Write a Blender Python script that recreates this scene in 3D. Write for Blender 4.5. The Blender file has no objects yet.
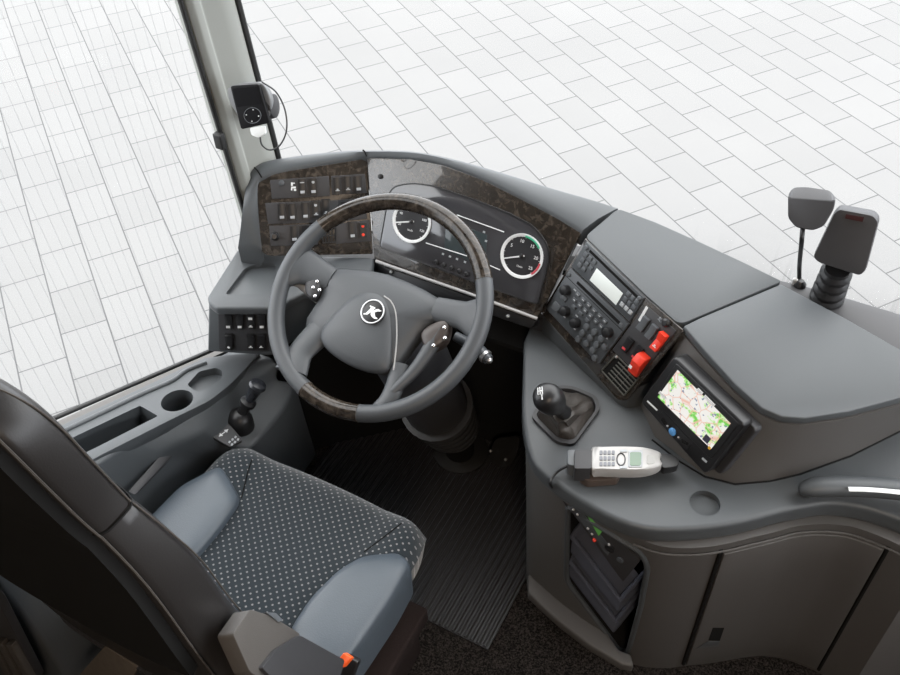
import bpy, bmesh, math, random
from mathutils import Vector as V, Matrix
random.seed(4)
scene = bpy.context.scene
COL = scene.collection
PI = math.pi

# ------------------------------------------------------------------ camera calibration
FPX = 918.0
p_, r_, h_ = math.radians(45), math.radians(2.5), math.radians(-30)
hd = V((math.sin(h_), math.cos(h_), 0))
LOOK = hd * math.cos(p_) - V((0, 0, math.sin(p_)))
_r0 = V((math.cos(h_), -math.sin(h_), 0)); _u0 = _r0.cross(LOOK)
RGT = _r0 * math.cos(r_) - _u0 * math.sin(r_)
UPV = RGT.cross(LOOK)
CAM = V((0.758, -1.045, 1.991))

def ray(x, y): return LOOK + RGT * ((x - 450) / FPX) - UPV * ((y - 337.5) / FPX)
def Z(x, y, z):
    d = ray(x, y); return CAM + d * ((z - CAM.z) / d.z)
def Yp(x, y, yy):
    d = ray(x, y); return CAM + d * ((yy - CAM.y) / d.y)
def Xp(x, y, xx):
    d = ray(x, y); return CAM + d * ((xx - CAM.x) / d.x)
def D(x, y, dep): return CAM + ray(x, y) * dep

class Frame:
    """a plane in the cab with its own axes"""
    def __init__(s, o, pu, pv):
        s.o = V(o); s.u = (V(pu) - s.o).normalized()
        s.n = s.u.cross(V(pv) - s.o).normalized()
        if s.n.dot(CAM - s.o) < 0: s.n = -s.n
        s.v = s.n.cross(s.u)
        if s.v.dot(V(pv) - s.o) < 0: s.v = -s.v
    def pt(s, x, y, h=0):
        d = ray(x, y); o = s.o + s.n * h
        return CAM + d * ((o - CAM).dot(s.n) / d.dot(s.n))
    def at(s, a, b, h=0): return s.o + s.u * a + s.v * b + s.n * h
    def loc(s, p): return ((p - s.o).dot(s.u), (p - s.o).dot(s.v))

# ------------------------------------------------------------------ mesh helpers
def rp(pts, r, n=4):
    """round the corners of a polygon (2D or 3D points)"""
    P = [V(p) for p in pts]; out = []
    m = len(P)
    rr = r if isinstance(r, (list, tuple)) else [r] * m
    for i in range(m):
        a, b, c = P[i - 1], P[i], P[(i + 1) % m]
        q = min(rr[i], (a - b).length * .48, (c - b).length * .48)
        if q <= 0: out.append(b); continue
        s = b + (a - b).normalized() * q; e = b + (c - b).normalized() * q
        for k in range(n + 1):
            t = k / n
            out.append(s * (1 - t) ** 2 + b * 2 * t * (1 - t) + e * t * t)
    return out

def cr(pts, n=6, closed=False):
    """catmull-rom smoothing"""
    P = [V(p) for p in pts]; m = len(P); out = []
    rng = range(m) if closed else range(m - 1)
    for i in rng:
        if closed: a, b, c, d = P[i - 1], P[i], P[(i + 1) % m], P[(i + 2) % m]
        else:
            b, c = P[i], P[i + 1]; a = P[i - 1] if i else b * 2 - c; d = P[i + 2] if i + 2 < m else c * 2 - b
        for k in range(n):
            t = k / n
            out.append(.5 * ((2 * b) + (c - a) * t + (2 * a - 5 * b + 4 * c - d) * t * t + (3 * b - a - 3 * c + d) * t ** 3))
    if not closed: out.append(P[-1])
    return out

class MB:
    def __init__(s): s.v = []; s.f = []; s.m = []
    def face(s, idx, m=0): s.f.append(idx); s.m.append(m)
    def add(s, pts): b = len(s.v); s.v += [V(p) for p in pts]; return b
    def loft(s, loops, closed=True, cap0=True, cap1=True, m=0, m1=None):
        n = len(loops[0]); bs = [s.add(l) for l in loops]
        for a, b in zip(bs, bs[1:]):
            for i in range(n if closed else n - 1):
                j = (i + 1) % n; s.face([a + i, a + j, b + j, b + i], m)
        if cap0: s.face([bs[0] + i for i in reversed(range(n))], m)
        if cap1: s.face([bs[-1] + i for i in range(n)], m if m1 is None else m1)
        return s
    def prism(s, loop, vec, m=0, m1=None):
        vec = V(vec); return s.loft([loop, [V(p) + vec for p in loop]], m=m, m1=m1)
    def fprism(s, fr, px, h0, h1, m=0, m1=None):
        q = [fr.pt(x, y, max(h0, h1)) for x, y in px]
        top = max(h0, h1); bot = min(h0, h1)
        return s.loft([[a - fr.n * (top - bot) for a in q], q], m=m, m1=m1)
    def dome(s, fr, px, levels, m=0):
        q = [fr.pt(x, y, 0) for x, y in px]; c = sum(q, V((0, 0, 0))) / len(q)
        return s.loft([[c + (a - c) * k + fr.n * h for a in q] for k, h in levels], m=m)
    def domep(s, q, n, levels, m=0):
        c = sum(q, V((0, 0, 0))) / len(q); n = V(n)
        return s.loft([[c + (a - c) * k + n * h for a in q] for k, h in levels], m=m)
    def box(s, c, u, v, w, su, sv, sw, m=0):
        c = V(c); u = V(u).normalized() * su / 2; v = V(v).normalized() * sv / 2; w = V(w).normalized() * sw / 2
        lo = [c - u - v, c + u - v, c + u + v, c - u + v]
        return s.loft([[p - w for p in lo], [p + w for p in lo]], m=m)
    def abox(s, a, b, m=0):
        a, b = V(a), V(b)
        return s.box((a + b) / 2, (1, 0, 0), (0, 1, 0), (0, 0, 1), abs(b.x - a.x), abs(b.y - a.y), abs(b.z - a.z), m)
    def lathe(s, o, ax, prof, seg=24, m=0, cap0=True, cap1=True):
        o = V(o); ax = V(ax).normalized()
        a = ax.orthogonal().normalized(); b = ax.cross(a)
        return s.loft([[o + ax * h + (a * math.cos(2 * PI * k / seg) + b * math.sin(2 * PI * k / seg)) * r for k in range(seg)] for r, h in prof], m=m, cap0=cap0, cap1=cap1)
    def cyl(s, o, ax, r, h, seg=20, m=0): return s.lathe(o, ax, [(r, 0), (r, h)], seg, m)
    def sphere(s, o, r, seg=16, ax=(0, 0, 1), k=1.0, m=0):
        return s.lathe(o, ax, [(max(r * math.cos(t), 1e-4), r * k * math.sin(t)) for t in [PI * (i / 10 - .5) for i in range(11)]], seg, m)
    def tube(s, path, r, seg=10, closed=False, up=None, ry=None, m=0):
        """round or elliptical tube; r along the side, ry along up"""
        P = [V(p) for p in path]; n = len(P); loops = []; nn = None
        R = r if isinstance(r, (list, tuple)) else [r] * n
        RY = ry if isinstance(ry, (list, tuple)) else ([ry] * n if ry else R)
        for i in range(n):
            if closed: t = P[(i + 1) % n] - P[i - 1]
            else: t = P[min(i + 1, n - 1)] - P[max(i - 1, 0)]
            t.normalize()
            if up is not None: nn = V(up)
            elif nn is None: nn = t.orthogonal()
            nn = (nn - t * nn.dot(t)).normalized(); b = t.cross(nn)
            loops.append([P[i] + b * R[i] * math.cos(2 * PI * k / seg) + nn * RY[i] * math.sin(2 * PI * k / seg) for k in range(seg)])
        if closed:
            bs = [s.add(l) for l in loops]
            for i in range(n):
                a, b = bs[i], bs[(i + 1) % n]
                for k in range(seg):
                    j = (k + 1) % seg; s.face([a + k, a + j, b + j, b + k], m)
            return s
        return s.loft(loops, m=m)
    def build(s, name, mat, parent=None, bevel=0, seg=3, sharp=38, sub=0, flat=False):
        bm = bmesh.new()
        vs = [bm.verts.new(v) for v in s.v]
        for f, m in zip(s.f, s.m):
            try: fc = bm.faces.new([vs[i] for i in f]); fc.material_index = m
            except ValueError: pass
        bmesh.ops.recalc_face_normals(bm, faces=bm.faces)
        if bevel:
            ed = [e for e in bm.edges if len(e.link_faces) == 2 and e.calc_face_angle(0) > math.radians(28)]
            bmesh.ops.bevel(bm, geom=ed, offset=bevel, segments=seg, profile=.5, affect='EDGES', clamp_overlap=True)
        me = bpy.data.meshes.new(name); bm.to_mesh(me); bm.free()
        for m in (mat if isinstance(mat, (list, tuple)) else [mat]): me.materials.append(m)
        if not flat:
            me.polygons.foreach_set('use_smooth', [True] * len(me.polygons))
            me.set_sharp_from_angle(angle=math.radians(sharp))
        o = bpy.data.objects.new(name, me); link(o, parent)
        if sub:
            md = o.modifiers.new('sub', 'SUBSURF'); md.levels = md.render_levels = sub
        return o

def link(o, parent=None):
    COL.objects.link(o)
    if parent:
        o.parent = parent
        base = Matrix.Translation(parent.location) if parent.type == 'EMPTY' else Matrix.Identity(4)
        o.matrix_parent_inverse = base.inverted()

def thing(name, label, cat, loc, group=None):
    o = bpy.data.objects.new(name, None); COL.objects.link(o); o.location = loc
    o.empty_display_size = .05
    tag(o, label, cat, group); return o
def tag(o, label, cat, group=None):
    o['label'] = label; o['category'] = cat
    if group: o['group'] = group
    return o
def struct(o): o['kind'] = 'structure'; return o

def cut(o, mb):
    """carve a recess"""
    c = mb.build('cutter', o.data.materials[0])
    md = o.modifiers.new('b', 'BOOLEAN'); md.operation = 'DIFFERENCE'; md.object = c; md.solver = 'EXACT'
    dg = bpy.context.evaluated_depsgraph_get()
    me = bpy.data.meshes.new_from_object(o.evaluated_get(dg))
    o.modifiers.clear(); o.data = me
    bpy.data.objects.remove(c)
    me.polygons.foreach_set('use_smooth', [True] * len(me.polygons)); me.set_sharp_from_angle(angle=math.radians(38))

def text(body, c, u, v, size, mat, parent, name='lettering', depth=.0004, shear=0):
    cu = bpy.data.curves.new(name, 'FONT'); cu.body = body; cu.size = size; cu.align_x = 'CENTER'; cu.align_y = 'CENTER'
    cu.extrude = depth; cu.shear = shear; cu.resolution_u = 3
    t = bpy.data.objects.new(name, cu); COL.objects.link(t)
    dg = bpy.context.evaluated_depsgraph_get()
    me = bpy.data.meshes.new_from_object(t.evaluated_get(dg)); bpy.data.objects.remove(t)
    u = V(u).normalized(); v = V(v); v = (v - u * v.dot(u)).normalized(); n = u.cross(v)
    M = Matrix((u, v, n)).transposed().to_4x4(); M.translation = V(c); me.transform(M)
    me.materials.clear(); me.materials.append(mat)
    o = bpy.data.objects.new(name, me); link(o, parent); return o

# ------------------------------------------------------------------ materials
def nt(name):
    m = bpy.data.materials.new(name); m.use_nodes = True
    t = m.node_tree; b = t.nodes['Principled BSDF']; return m, t, b
def N(t, k, **kw):
    n = t.nodes.new(k)
    for a, b in kw.items():
        if a in n.inputs: n.inputs[a].default_value = b
        else: setattr(n, a, b)
    return n
def mat(name, col, rough=.5, metal=0, spec=.5, coat=0, bump=0, bscale=800, var=0, emit=None, es=0):
    m, t, b = nt(name)
    b.inputs['Base Color'].default_value = (*col, 1); b.inputs['Roughness'].default_value = rough
    b.inputs['Metallic'].default_value = metal; b.inputs['Specular IOR Level'].default_value = spec
    b.inputs['Coat Weight'].default_value = coat; b.inputs['Coat Roughness'].default_value = .05
    tc = N(t, 'ShaderNodeTexCoord')
    if bump:
        no = N(t, 'ShaderNodeTexNoise', Scale=bscale, Detail=2.0); t.links.new(tc.outputs['Object'], no.inputs['Vector'])
        bp = N(t, 'ShaderNodeBump', Strength=bump, Distance=.002); t.links.new(no.outputs[0], bp.inputs['Height'])
        t.links.new(bp.outputs[0], b.inputs['Normal'])
    if var:
        no = N(t, 'ShaderNodeTexNoise', Scale=bscale * .7, Detail=3.0); t.links.new(tc.outputs['Object'], no.inputs['Vector'])
        mx = N(t, 'ShaderNodeMix', data_type='RGBA')
        mx.inputs['A'].default_value = (*[c * (1 - var) for c in col], 1); mx.inputs['B'].default_value = (*[c * (1 + var) for c in col], 1)
        t.links.new(no.outputs[0], mx.inputs['Factor']); t.links.new(mx.outputs['Result'], b.inputs['Base Color'])
    if emit: b.inputs['Emission Color'].default_value = (*emit, 1); b.inputs['Emission Strength'].default_value = es
    return m

PL = mat('grey_plastic', (.066, .073, .079), .46, bump=.10, bscale=900, var=.06)
PLW = mat('grey_plastic_warm_light', (.092, .088, .085), .5, bump=.12, bscale=900, var=.06)  # same plastic as the tops, with warm cabin light put into the colour
PLD = mat('dark_plastic', (.035, .035, .038), .5, bump=.1)
BLK = mat('black_plastic', (.012, .012, .013), .38)
BLKM = mat('matt_black', (.008, .008, .008), .85, spec=.2)
RUB = mat('black_rubber', (.014, .014, .014), .6, bump=.1)
DEV = mat('radio_plastic', (.065, .072, .08), .35)
BTN = mat('button_plastic', (.10, .11, .12), .35)
WHT = mat('white_print', (.75, .77, .78), .5)
GRYP = mat('grey_print', (.38, .4, .42), .5)
SIL = mat('silver', (.62, .63, .64), .32, metal=.85)
SILP = mat('silver_paint', (.40, .395, .39), .38, metal=.2)
CHR = mat('chrome', (.75, .75, .77), .15, metal=1)
RED = mat('red_plastic', (.80, .045, .02), .38)
REDS = mat('red_print', (.6, .05, .06), .5)
ORG = mat('orange_plastic', (.85, .11, .02), .4)
LEA = mat('black_leather', (.024, .0225, .0225), .36, bump=.06, bscale=420)
LEAB = mat('blue_grey_leather', (.066, .082, .10), .40, bump=.2, bscale=420)
LEAW = mat('wheel_leather', (.055, .060, .066), .45, bump=.15, bscale=700)
BOOT = mat('boot_leather', (.045, .04, .036), .45, bump=.3, bscale=250)
STI = mat('stitching', (.055, .048, .042), .7)
CARB = mat('brown_carpet', (.030, .022, .021), .95, spec=.1, bump=.9, bscale=900, var=.5)
PIL = mat('pillar_grey', (.30, .31, .29), .5, bump=.05, bscale=500)
STRIPW = mat('white_strip', (.78, .80, .80), .4)
BLU = mat('blue_button', (.10, .30, .62), .35)
SCRG = mat('lcd_green', (.10, .17, .11), .25, coat=.5)
SCRGL = mat('green_display', (.10, .30, .08), .3, coat=.6, emit=(.12, .42, .06), es=.12)
LCD = mat('radio_display', (.60, .64, .62), .3, emit=(.8, .86, .84), es=.25)
GRN = mat('gauge_green', (.06, .42, .24), .4)
PINK = mat('gauge_red', (.55, .06, .08), .4)
GFACE = mat('gauge_face', (.030, .030, .033), .30)
GCLU = mat('cluster_glass', (.050, .050, .055), .10, spec=.5, coat=1)
GDSP = mat('cluster_display', (.045, .058, .062), .08, spec=.5)
TRIMB = mat('interior_trim', (.10, .095, .088), .6, bump=.1)
CEIL = mat('headlining', (.35, .34, .32), .9)
PAD = mat('tan_grey_plastic', (.075, .068, .062), .6, bump=.2)

def burl():
    m, t, b = nt('burl_wood')
    tc = N(t, 'ShaderNodeTexCoord')
    n1 = N(t, 'ShaderNodeTexNoise', Scale=55.0, Detail=6.0, Roughness=.65, Distortion=1.2)
    n2 = N(t, 'ShaderNodeTexVoronoi', Scale=90.0)
    t.links.new(tc.outputs['Object'], n1.inputs['Vector']); t.links.new(tc.outputs['Object'], n2.inputs['Vector'])
    r = N(t, 'ShaderNodeValToRGB'); e = r.color_ramp.elements
    e[0].position = .30; e[0].color = (.006, .005, .0045, 1); e[1].position = .75; e[1].color = (.090, .074, .060, 1)
    x = e.new(.5); x.color = (.028, .022, .017, 1)
    t.links.new(n1.outputs[0], r.inputs[0])
    mx = N(t, 'ShaderNodeMix', data_type='RGBA', blend_type='MULTIPLY'); mx.inputs['Factor'].default_value = .55
    r2 = N(t, 'ShaderNodeValToRGB'); r2.color_ramp.elements[0].position = .05; r2.color_ramp.elements[1].position = .4
    t.links.new(n2.outputs['Distance'], r2.inputs[0])
    t.links.new(r.outputs[0], mx.inputs['A']); t.links.new(r2.outputs[0], mx.inputs['B']); t.links.new(mx.outputs['Result'], b.inputs['Base Color'])
    b.inputs['Roughness'].default_value = .25; b.inputs['Coat Weight'].default_value = 1; b.inputs['Coat Roughness'].default_value = .03
    return m
WOOD = burl()
WOODR = burl(); WOODR.name = 'burl_wood_rim'
_b = WOODR.node_tree.nodes['Principled BSDF']; _b.inputs['Coat Weight'].default_value = .12; _b.inputs['Roughness'].default_value = .13; _b.inputs['Specular IOR Level'].default_value = .35

def paving():
    m, t, b = nt('stone_paving')
    tc = N(t, 'ShaderNodeTexCoord')
    mp = N(t, 'ShaderNodeMapping'); mp.inputs['Rotation'].default_value = (0, 0, math.radians(-144.4)); mp.inputs['Location'].default_value = (.175, -.160, 0)
    t.links.new(tc.outputs['Object'], mp.inputs[0])
    br = N(t, 'ShaderNodeTexBrick', Scale=1.0); br.offset = .5
    br.inputs['Mortar Size'].default_value = .0036; br.inputs['Mortar Smooth'].default_value = .3
    br.inputs['Brick Width'].default_value = .30; br.inputs['Row Height'].default_value = .198; br.inputs['Bias'].default_value = 0
    br.inputs['Color1'].default_value = (.178, .178, .177, 1); br.inputs['Color2'].default_value = (.192, .192, .191, 1); br.inputs['Mortar'].default_value = (.075, .075, .077, 1)
    t.links.new(mp.outputs[0], br.inputs['Vector'])
    no = N(t, 'ShaderNodeTexNoise', Scale=1.1, Detail=5.0); t.links.new(tc.outputs['Object'], no.inputs['Vector'])
    n2 = N(t, 'ShaderNodeTexNoise', Scale=140.0, Detail=2.0); t.links.new(tc.outputs['Object'], n2.inputs['Vector'])
    r = N(t, 'ShaderNodeValToRGB'); r.color_ramp.elements[0].color = (.945, .945, .95, 1); r.color_ramp.elements[1].color = (1, 1, 1, 1)
    r.color_ramp.elements[0].position = .3; r.color_ramp.elements[1].position = .7
    t.links.new(no.outputs[0], r.inputs[0])
    r3 = N(t, 'ShaderNodeValToRGB'); r3.color_ramp.elements[0].color = (.93, .93, .93, 1); r3.color_ramp.elements[1].color = (1, 1, 1, 1)
    r3.color_ramp.elements[0].position = .35; r3.color_ramp.elements[1].position = .6
    t.links.new(n2.outputs[0], r3.inputs[0])
    x1 = N(t, 'ShaderNodeMix', data_type='RGBA', blend_type='MULTIPLY'); x1.inputs['Factor'].default_value = 1
    x2 = N(t, 'ShaderNodeMix', data_type='RGBA', blend_type='MULTIPLY'); x2.inputs['Factor'].default_value = 1
    t.links.new(br.outputs['Color'], x1.inputs['A']); t.links.new(r.outputs[0], x1.inputs['B'])
    t.links.new(x1.outputs['Result'], x2.inputs['A']); t.links.new(r3.outputs[0], x2.inputs['B'])
    t.links.new(x2.outputs['Result'], b.inputs['Base Color']); b.inputs['Roughness'].default_value = .85
    return m

def dotted():
    m, t, b = nt('dotted_fabric')
    tc = N(t, 'ShaderNodeTexCoord'); out = None
    sp = N(t, 'ShaderNodeSeparateXYZ'); t.links.new(tc.outputs['Object'], sp.inputs[0])
    def mth(op, a, bb=None):
        n = N(t, 'ShaderNodeMath'); n.operation = op
        for i, q in enumerate((a, bb)):
            if q is None: continue
            if isinstance(q, (int, float)): n.inputs[i].default_value = q
            else: t.links.new(q, n.inputs[i])
        return n.outputs[0]
    S = .0165
    for off in (0, .5):
        fx = mth('SUBTRACT', mth('FRACT', mth('ADD', mth('DIVIDE', sp.outputs[0], S), off + 50)), .5)
        fy = mth('SUBTRACT', mth('FRACT', mth('ADD', mth('DIVIDE', sp.outputs[1], S), off + 50)), .5)
        d = mth('ADD', mth('MULTIPLY', fx, fx), mth('MULTIPLY', fy, fy))
        k = mth('LESS_THAN', d, .0150)
        out = k if out is None else mth('MAXIMUM', out, k)
    no = N(t, 'ShaderNodeTexNoise', Scale=900.0, Detail=2.0); t.links.new(tc.outputs['Object'], no.inputs['Vector'])
    r = N(t, 'ShaderNodeValToRGB'); r.color_ramp.elements[0].color = (.008, .012, .016, 1); r.color_ramp.elements[1].color = (.024, .033, .040, 1)
    t.links.new(no.outputs[0], r.inputs[0])
    mx = N(t, 'ShaderNodeMix', data_type='RGBA'); mx.inputs['B'].default_value = (.20, .195, .20, 1)
    t.links.new(out, mx.inputs['Factor']); t.links.new(r.outputs[0], mx.inputs['A']); t.links.new(mx.outputs['Result'], b.inputs['Base Color'])
    b.inputs['Roughness'].default_value = .9; b.inputs['Sheen Weight'].default_value = .3; b.inputs['Specular IOR Level'].default_value = .2
    bp = N(t, 'ShaderNodeBump', Strength=.3, Distance=.001); t.links.new(no.outputs[0], bp.inputs['Height']); t.links.new(bp.outputs[0], b.inputs['Normal'])
    return m
FAB = dotted()

def carpet():
    m, t, b = nt('speckled_carpet')
    tc = N(t, 'ShaderNodeTexCoord')
    no = N(t, 'ShaderNodeTexNoise', Scale=260.0, Detail=3.0, Roughness=.7); t.links.new(tc.outputs['Object'], no.inputs['Vector'])
    r = N(t, 'ShaderNodeValToRGB'); e = r.color_ramp.elements
    e[0].position = .42; e[0].color = (.004, .004, .004, 1); e[1].position = .68; e[1].color = (.07, .06, .055, 1)
    t.links.new(no.outputs[0], r.inputs[0]); t.links.new(r.outputs[0], b.inputs['Base Color']); b.inputs['Roughness'].default_value = .95
    b.inputs['Specular IOR Level'].default_value = .1
    bp = N(t, 'ShaderNodeBump', Strength=.8, Distance=.004); t.links.new(no.outputs[0], bp.inputs['Height']); t.links.new(bp.outputs[0], b.inputs['Normal'])
    return m
CARP = carpet()

def mapscreen(fr, o, du, dv):
    """navigation map: green woods, pale land, thin roads"""
    m, t, b = nt('map_display')
    tc = N(t, 'ShaderNodeTexCoord')
    n1 = N(t, 'ShaderNodeTexNoise', Scale=38.0, Detail=4.0, Roughness=.6); t.links.new(tc.outputs['Object'], n1.inputs['Vector'])
    r = N(t, 'ShaderNodeValToRGB'); r.color_ramp.interpolation = 'LINEAR'; e = r.color_ramp.elements
    e[0].position = .54; e[0].color = (.82, .80, .76, 1); e[1].position = .62; e[1].color = (.16, .58, .08, 1)
    x = e.new(.575); x.color = (.55, .80, .36, 1)
    t.links.new(n1.outputs[0], r.inputs[0])
    vo = N(t, 'ShaderNodeTexVoronoi', Scale=45.0, feature='DISTANCE_TO_EDGE'); t.links.new(tc.outputs['Object'], vo.inputs['Vector'])
    r2 = N(t, 'ShaderNodeValToRGB'); r2.color_ramp.elements[0].position = .0; r2.color_ramp.elements[0].color = (1, 1, 1, 1); r2.color_ramp.elements[1].position = .05; r2.color_ramp.elements[1].color = (0, 0, 0, 1)
    t.links.new(vo.outputs['Distance'], r2.inputs[0])
    mx = N(t, 'ShaderNodeMix', data_type='RGBA'); mx.inputs['B'].default_value = (.80, .45, .34, 1)
    t.links.new(r2.outputs[0], mx.inputs['Factor']); t.links.new(r.outputs[0], mx.inputs['A'])
    n3 = N(t, 'ShaderNodeTexNoise', Scale=160.0, Detail=1.0); t.links.new(tc.outputs['Object'], n3.inputs['Vector'])
    r3 = N(t, 'ShaderNodeValToRGB'); r3.color_ramp.elements[0].position = .66; r3.color_ramp.elements[0].color = (0, 0, 0, 1); r3.color_ramp.elements[1].position = .70
    t.links.new(n3.outputs[0], r3.inputs[0])
    m2 = N(t, 'ShaderNodeMix', data_type='RGBA'); m2.inputs['B'].default_value = (.22, .26, .36, 1)
    t.links.new(r3.outputs[0], m2.inputs['Factor']); t.links.new(mx.outputs['Result'], m2.inputs['A'])
    b.inputs['Base Color'].default_value = (.02, .02, .02, 1); b.inputs['Roughness'].default_value = .15
    t.links.new(m2.outputs['Result'], b.inputs['Emission Color']); b.inputs['Emission Strength'].default_value = .95
    return m

def glass(name, tint=(.97, .973, .972)):
    m = bpy.data.materials.new(name); m.use_nodes = True; t = m.node_tree; t.nodes.clear()
    o = N(t, 'ShaderNodeOutputMaterial'); tr = N(t, 'ShaderNodeBsdfTransparent'); tr.inputs[0].default_value = (*tint, 1)
    gl = N(t, 'ShaderNodeBsdfGlossy'); gl.inputs['Roughness'].default_value = .0
    lw = N(t, 'ShaderNodeLayerWeight', Blend=.5); pw = N(t, 'ShaderNodeMath'); pw.operation = 'POWER'; pw.inputs[1].default_value = 5
    ma = N(t, 'ShaderNodeMath'); ma.operation = 'MULTIPLY_ADD'; ma.inputs[1].default_value = .35; ma.inputs[2].default_value = .006
    mx = N(t, 'ShaderNodeMixShader')
    t.links.new(lw.outputs['Facing'], pw.inputs[0]); t.links.new(pw.outputs[0], ma.inputs[0]); t.links.new(ma.outputs[0], mx.inputs[0]); t.links.new(tr.outputs[0], mx.inputs[1]); t.links.new(gl.outputs[0], mx.inputs[2]); t.links.new(mx.outputs[0], o.inputs[0])
    return m
GLS = glass('window_glass')

# ------------------------------------------------------------------ the setting
struct(MB().abox((-40, -40, -.80), (40, 40, -.75)).build('ground_paving', paving()))
struct(MB().prism([(-.62, -6, 2.45), (2.05, -6, 2.45), (2.05, .15, 2.45), (1.2, .30, 2.45), (.2, .28, 2.45), (-.46, .05, 2.45), (-.62, -.7, 2.45)], (0, 0, .06)).build('ceiling', CEIL))
struct(MB().abox((-.62, -6.06, -.1), (2.05, -6, 2.45)).build('wall_back', TRIMB))
# left side: the driver's window plane tapers in towards the nose
SW = Frame((-.455, -.055, .512), (-.455 + .157, -.055 + .987, .512), (-.455, -.055, 1))
def sw(s, z, off=0): return SW.o + SW.u * s + V((0, 0, z - SW.o.z)) + V((-SW.u.y, SW.u.x, 0)) * off     # off > 0: outwards
def sill(s): return SW.o.z - .33 * s
struct(MB().prism([(-.62, -6, -.10), (2.05, -6, -.10), (2.05, .52, -.10), (1.1, .62, -.10), (.5, .60, -.10), (-.1, .46, -.10), (-.40, .25, -.10), sw(.20, -.10), sw(-.95, -.10)], (0, 0, .098)).build('floor', CARP))
S0 = -.60
S1b, S1t = SW.loc(SW.pt(240, 195))[0], SW.loc(SW.pt(181, 0))[0]
wl = MB()
wl.prism([sw(.30, -.75), sw(.30, sill(.24) - .035), sw(S0, sill(S0) - .035), sw(S0, 2.45), sw(-.95, 2.45), sw(-.95, -.75)], sw(0, 0, .02) - sw(0, 0, 0))
wl.prism([sw(.10, 2.20), sw(.10, 2.45), sw(S0, 2.45), sw(S0, 2.20)], sw(0, 0, .05) - sw(0, 0, 0))
wl.abox((-.62, -6, -.75), (-.56, -.9, 2.45))  # passenger windows closed up, shaped to keep the rear dark
struct(wl.build('wall_left', TRIMB))
wr = MB().abox((2.0, -6, -.75), (2.06, -1.1, 2.45)).abox((2.0, -1.1, 2.0), (2.06, .2, 2.45))  # solid behind the door, windows left out to cut light from the rear
wr.abox((2.0, -1.5, -.75), (2.06, .3, 1.1))
struct(wr.build('wall_right', TRIMB))
struct(MB().prism([(-.415, .25, -.75), (-.1, .46, -.75), (.5, .60, -.75), (1.1, .62, -.75), (2.0, .5, -.75), (2.0, .56, -.75), (1.1, .68, -.75), (.5, .66, -.75), (-.12, .52, -.75), (-.44, .28, -.75)], (0, 0, 1.33)).build('wall_front', PLD))
# driver's window: pane, heating wires, rubber seal
FT = S1t - (1.32 - 1.262) * 0
def front_edge(z):      # front edge of the pane leans back slightly as it rises
    return S1b + (S1t - S1b) * (z - SW.pt(240, 195).z) / (SW.pt(181, 0).z - SW.pt(240, 195).z)
zf = .50
ring = [sw(front_edge(zf), sill(front_edge(zf))), sw(front_edge(2.2), 2.2), sw(S0, 2.2), sw(S0, sill(S0))]
win = MB().prism([p + V((0, 0, 0)) for p in ring], sw(0, 0, .006) - sw(0, 0, 0)).build('window_1', GLS, bevel=0); struct(win)
hw = MB()
s = S0 + .02
while s < S1b:
    top = 2.15
    hw.tube([sw(s, sill(s) + .004, .003), sw(s + (front_edge(top) - S1b) * .35 - .0, top, .003)], .00019, 4)
    s += .021
hw.build('heating_wires', mat('wire', (.25, .25, .26), .5), win)
sl = MB()
for a, b in ((ring[0], ring[1]), (ring[1], ring[2]), (ring[2], ring[3]), (ring[3], ring[0])):
    d = (b - a).normalized(); sd = V((-SW.u.y, SW.u.x, 0)); w = d.cross(sd)
    sl.box((a + b) / 2, d, w, sd, (b - a).length + .008, .008, .010)
struct(sl.build('trim_1', RUB, bevel=.003))
# left windscreen pillar
def pil(x, y, z): return V((x, y, z))
pz = [.70, .84, 1.28, 2.42]
cs = []
for z in pz:
    le = sw(front_edge(z) + .003, z); re = Xp(277, 160, -.405) + (Xp(235, 0, -.405) - Xp(277, 160, -.405)) * ((z - Xp(277, 160, -.405).z) / (Xp(235, 0, -.405).z - Xp(277, 160, -.405).z))
    d = (re - le); out = V((-d.y, d.x, 0)).normalized(); inn = -out
    cs.append([le + out * .03, le + inn * .004, le + d * .10 + inn * .014, le + d * .24 + inn * .012, le + d * .30 + inn * .004, le + d * .62 + inn * .010, le + d * .85 + inn * .008, re + inn * .0, re + out * .03])
pl = struct(MB().loft(cs).build('trim_2', PIL, bevel=.003))
sp = MB(); sp.tube([c[7] + (c[7] - c[6]).normalized() * .007 for c in cs], .0075, 8)
struct(sp.build('trim_3', RUB))
pr0 = cs[1][1]
MB().box(cs[1][1] + (cs[2][1] - cs[1][1]) * .32 + V((-.004, -.012, 0)), (0, 0, 1), (0, 1, 0), (1, 0, 0), .035, .016, .02).build('seal_clip', RUB, win, bevel=.003)
# windscreen: one curved pane
base = cr([cs[1][8], V((-.15, .47, .84)), V((.30, .61, .84)), V((.9, .66, .84)), V((1.5, .62, .84)), V((1.98, .48, .84))], 5)
wsl = []
for z, back in ((.56, -.03), (.84, 0), (1.3, .05), (1.8, .13), (2.42, .30)):
    row = []
    for i, q in enumerate(base):
        k = min(1, i / 6); row.append(V((q.x, q.y - back * k - (.02 * (z - .84)) * (1 - k), z)))
    wsl.append(row)
g = MB(); g.loft(wsl, closed=False, cap0=False, cap1=False)
ws = struct(g.build('window_2', GLS))
md = ws.modifiers.new('s', 'SOLIDIFY'); md.thickness = .006

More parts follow.
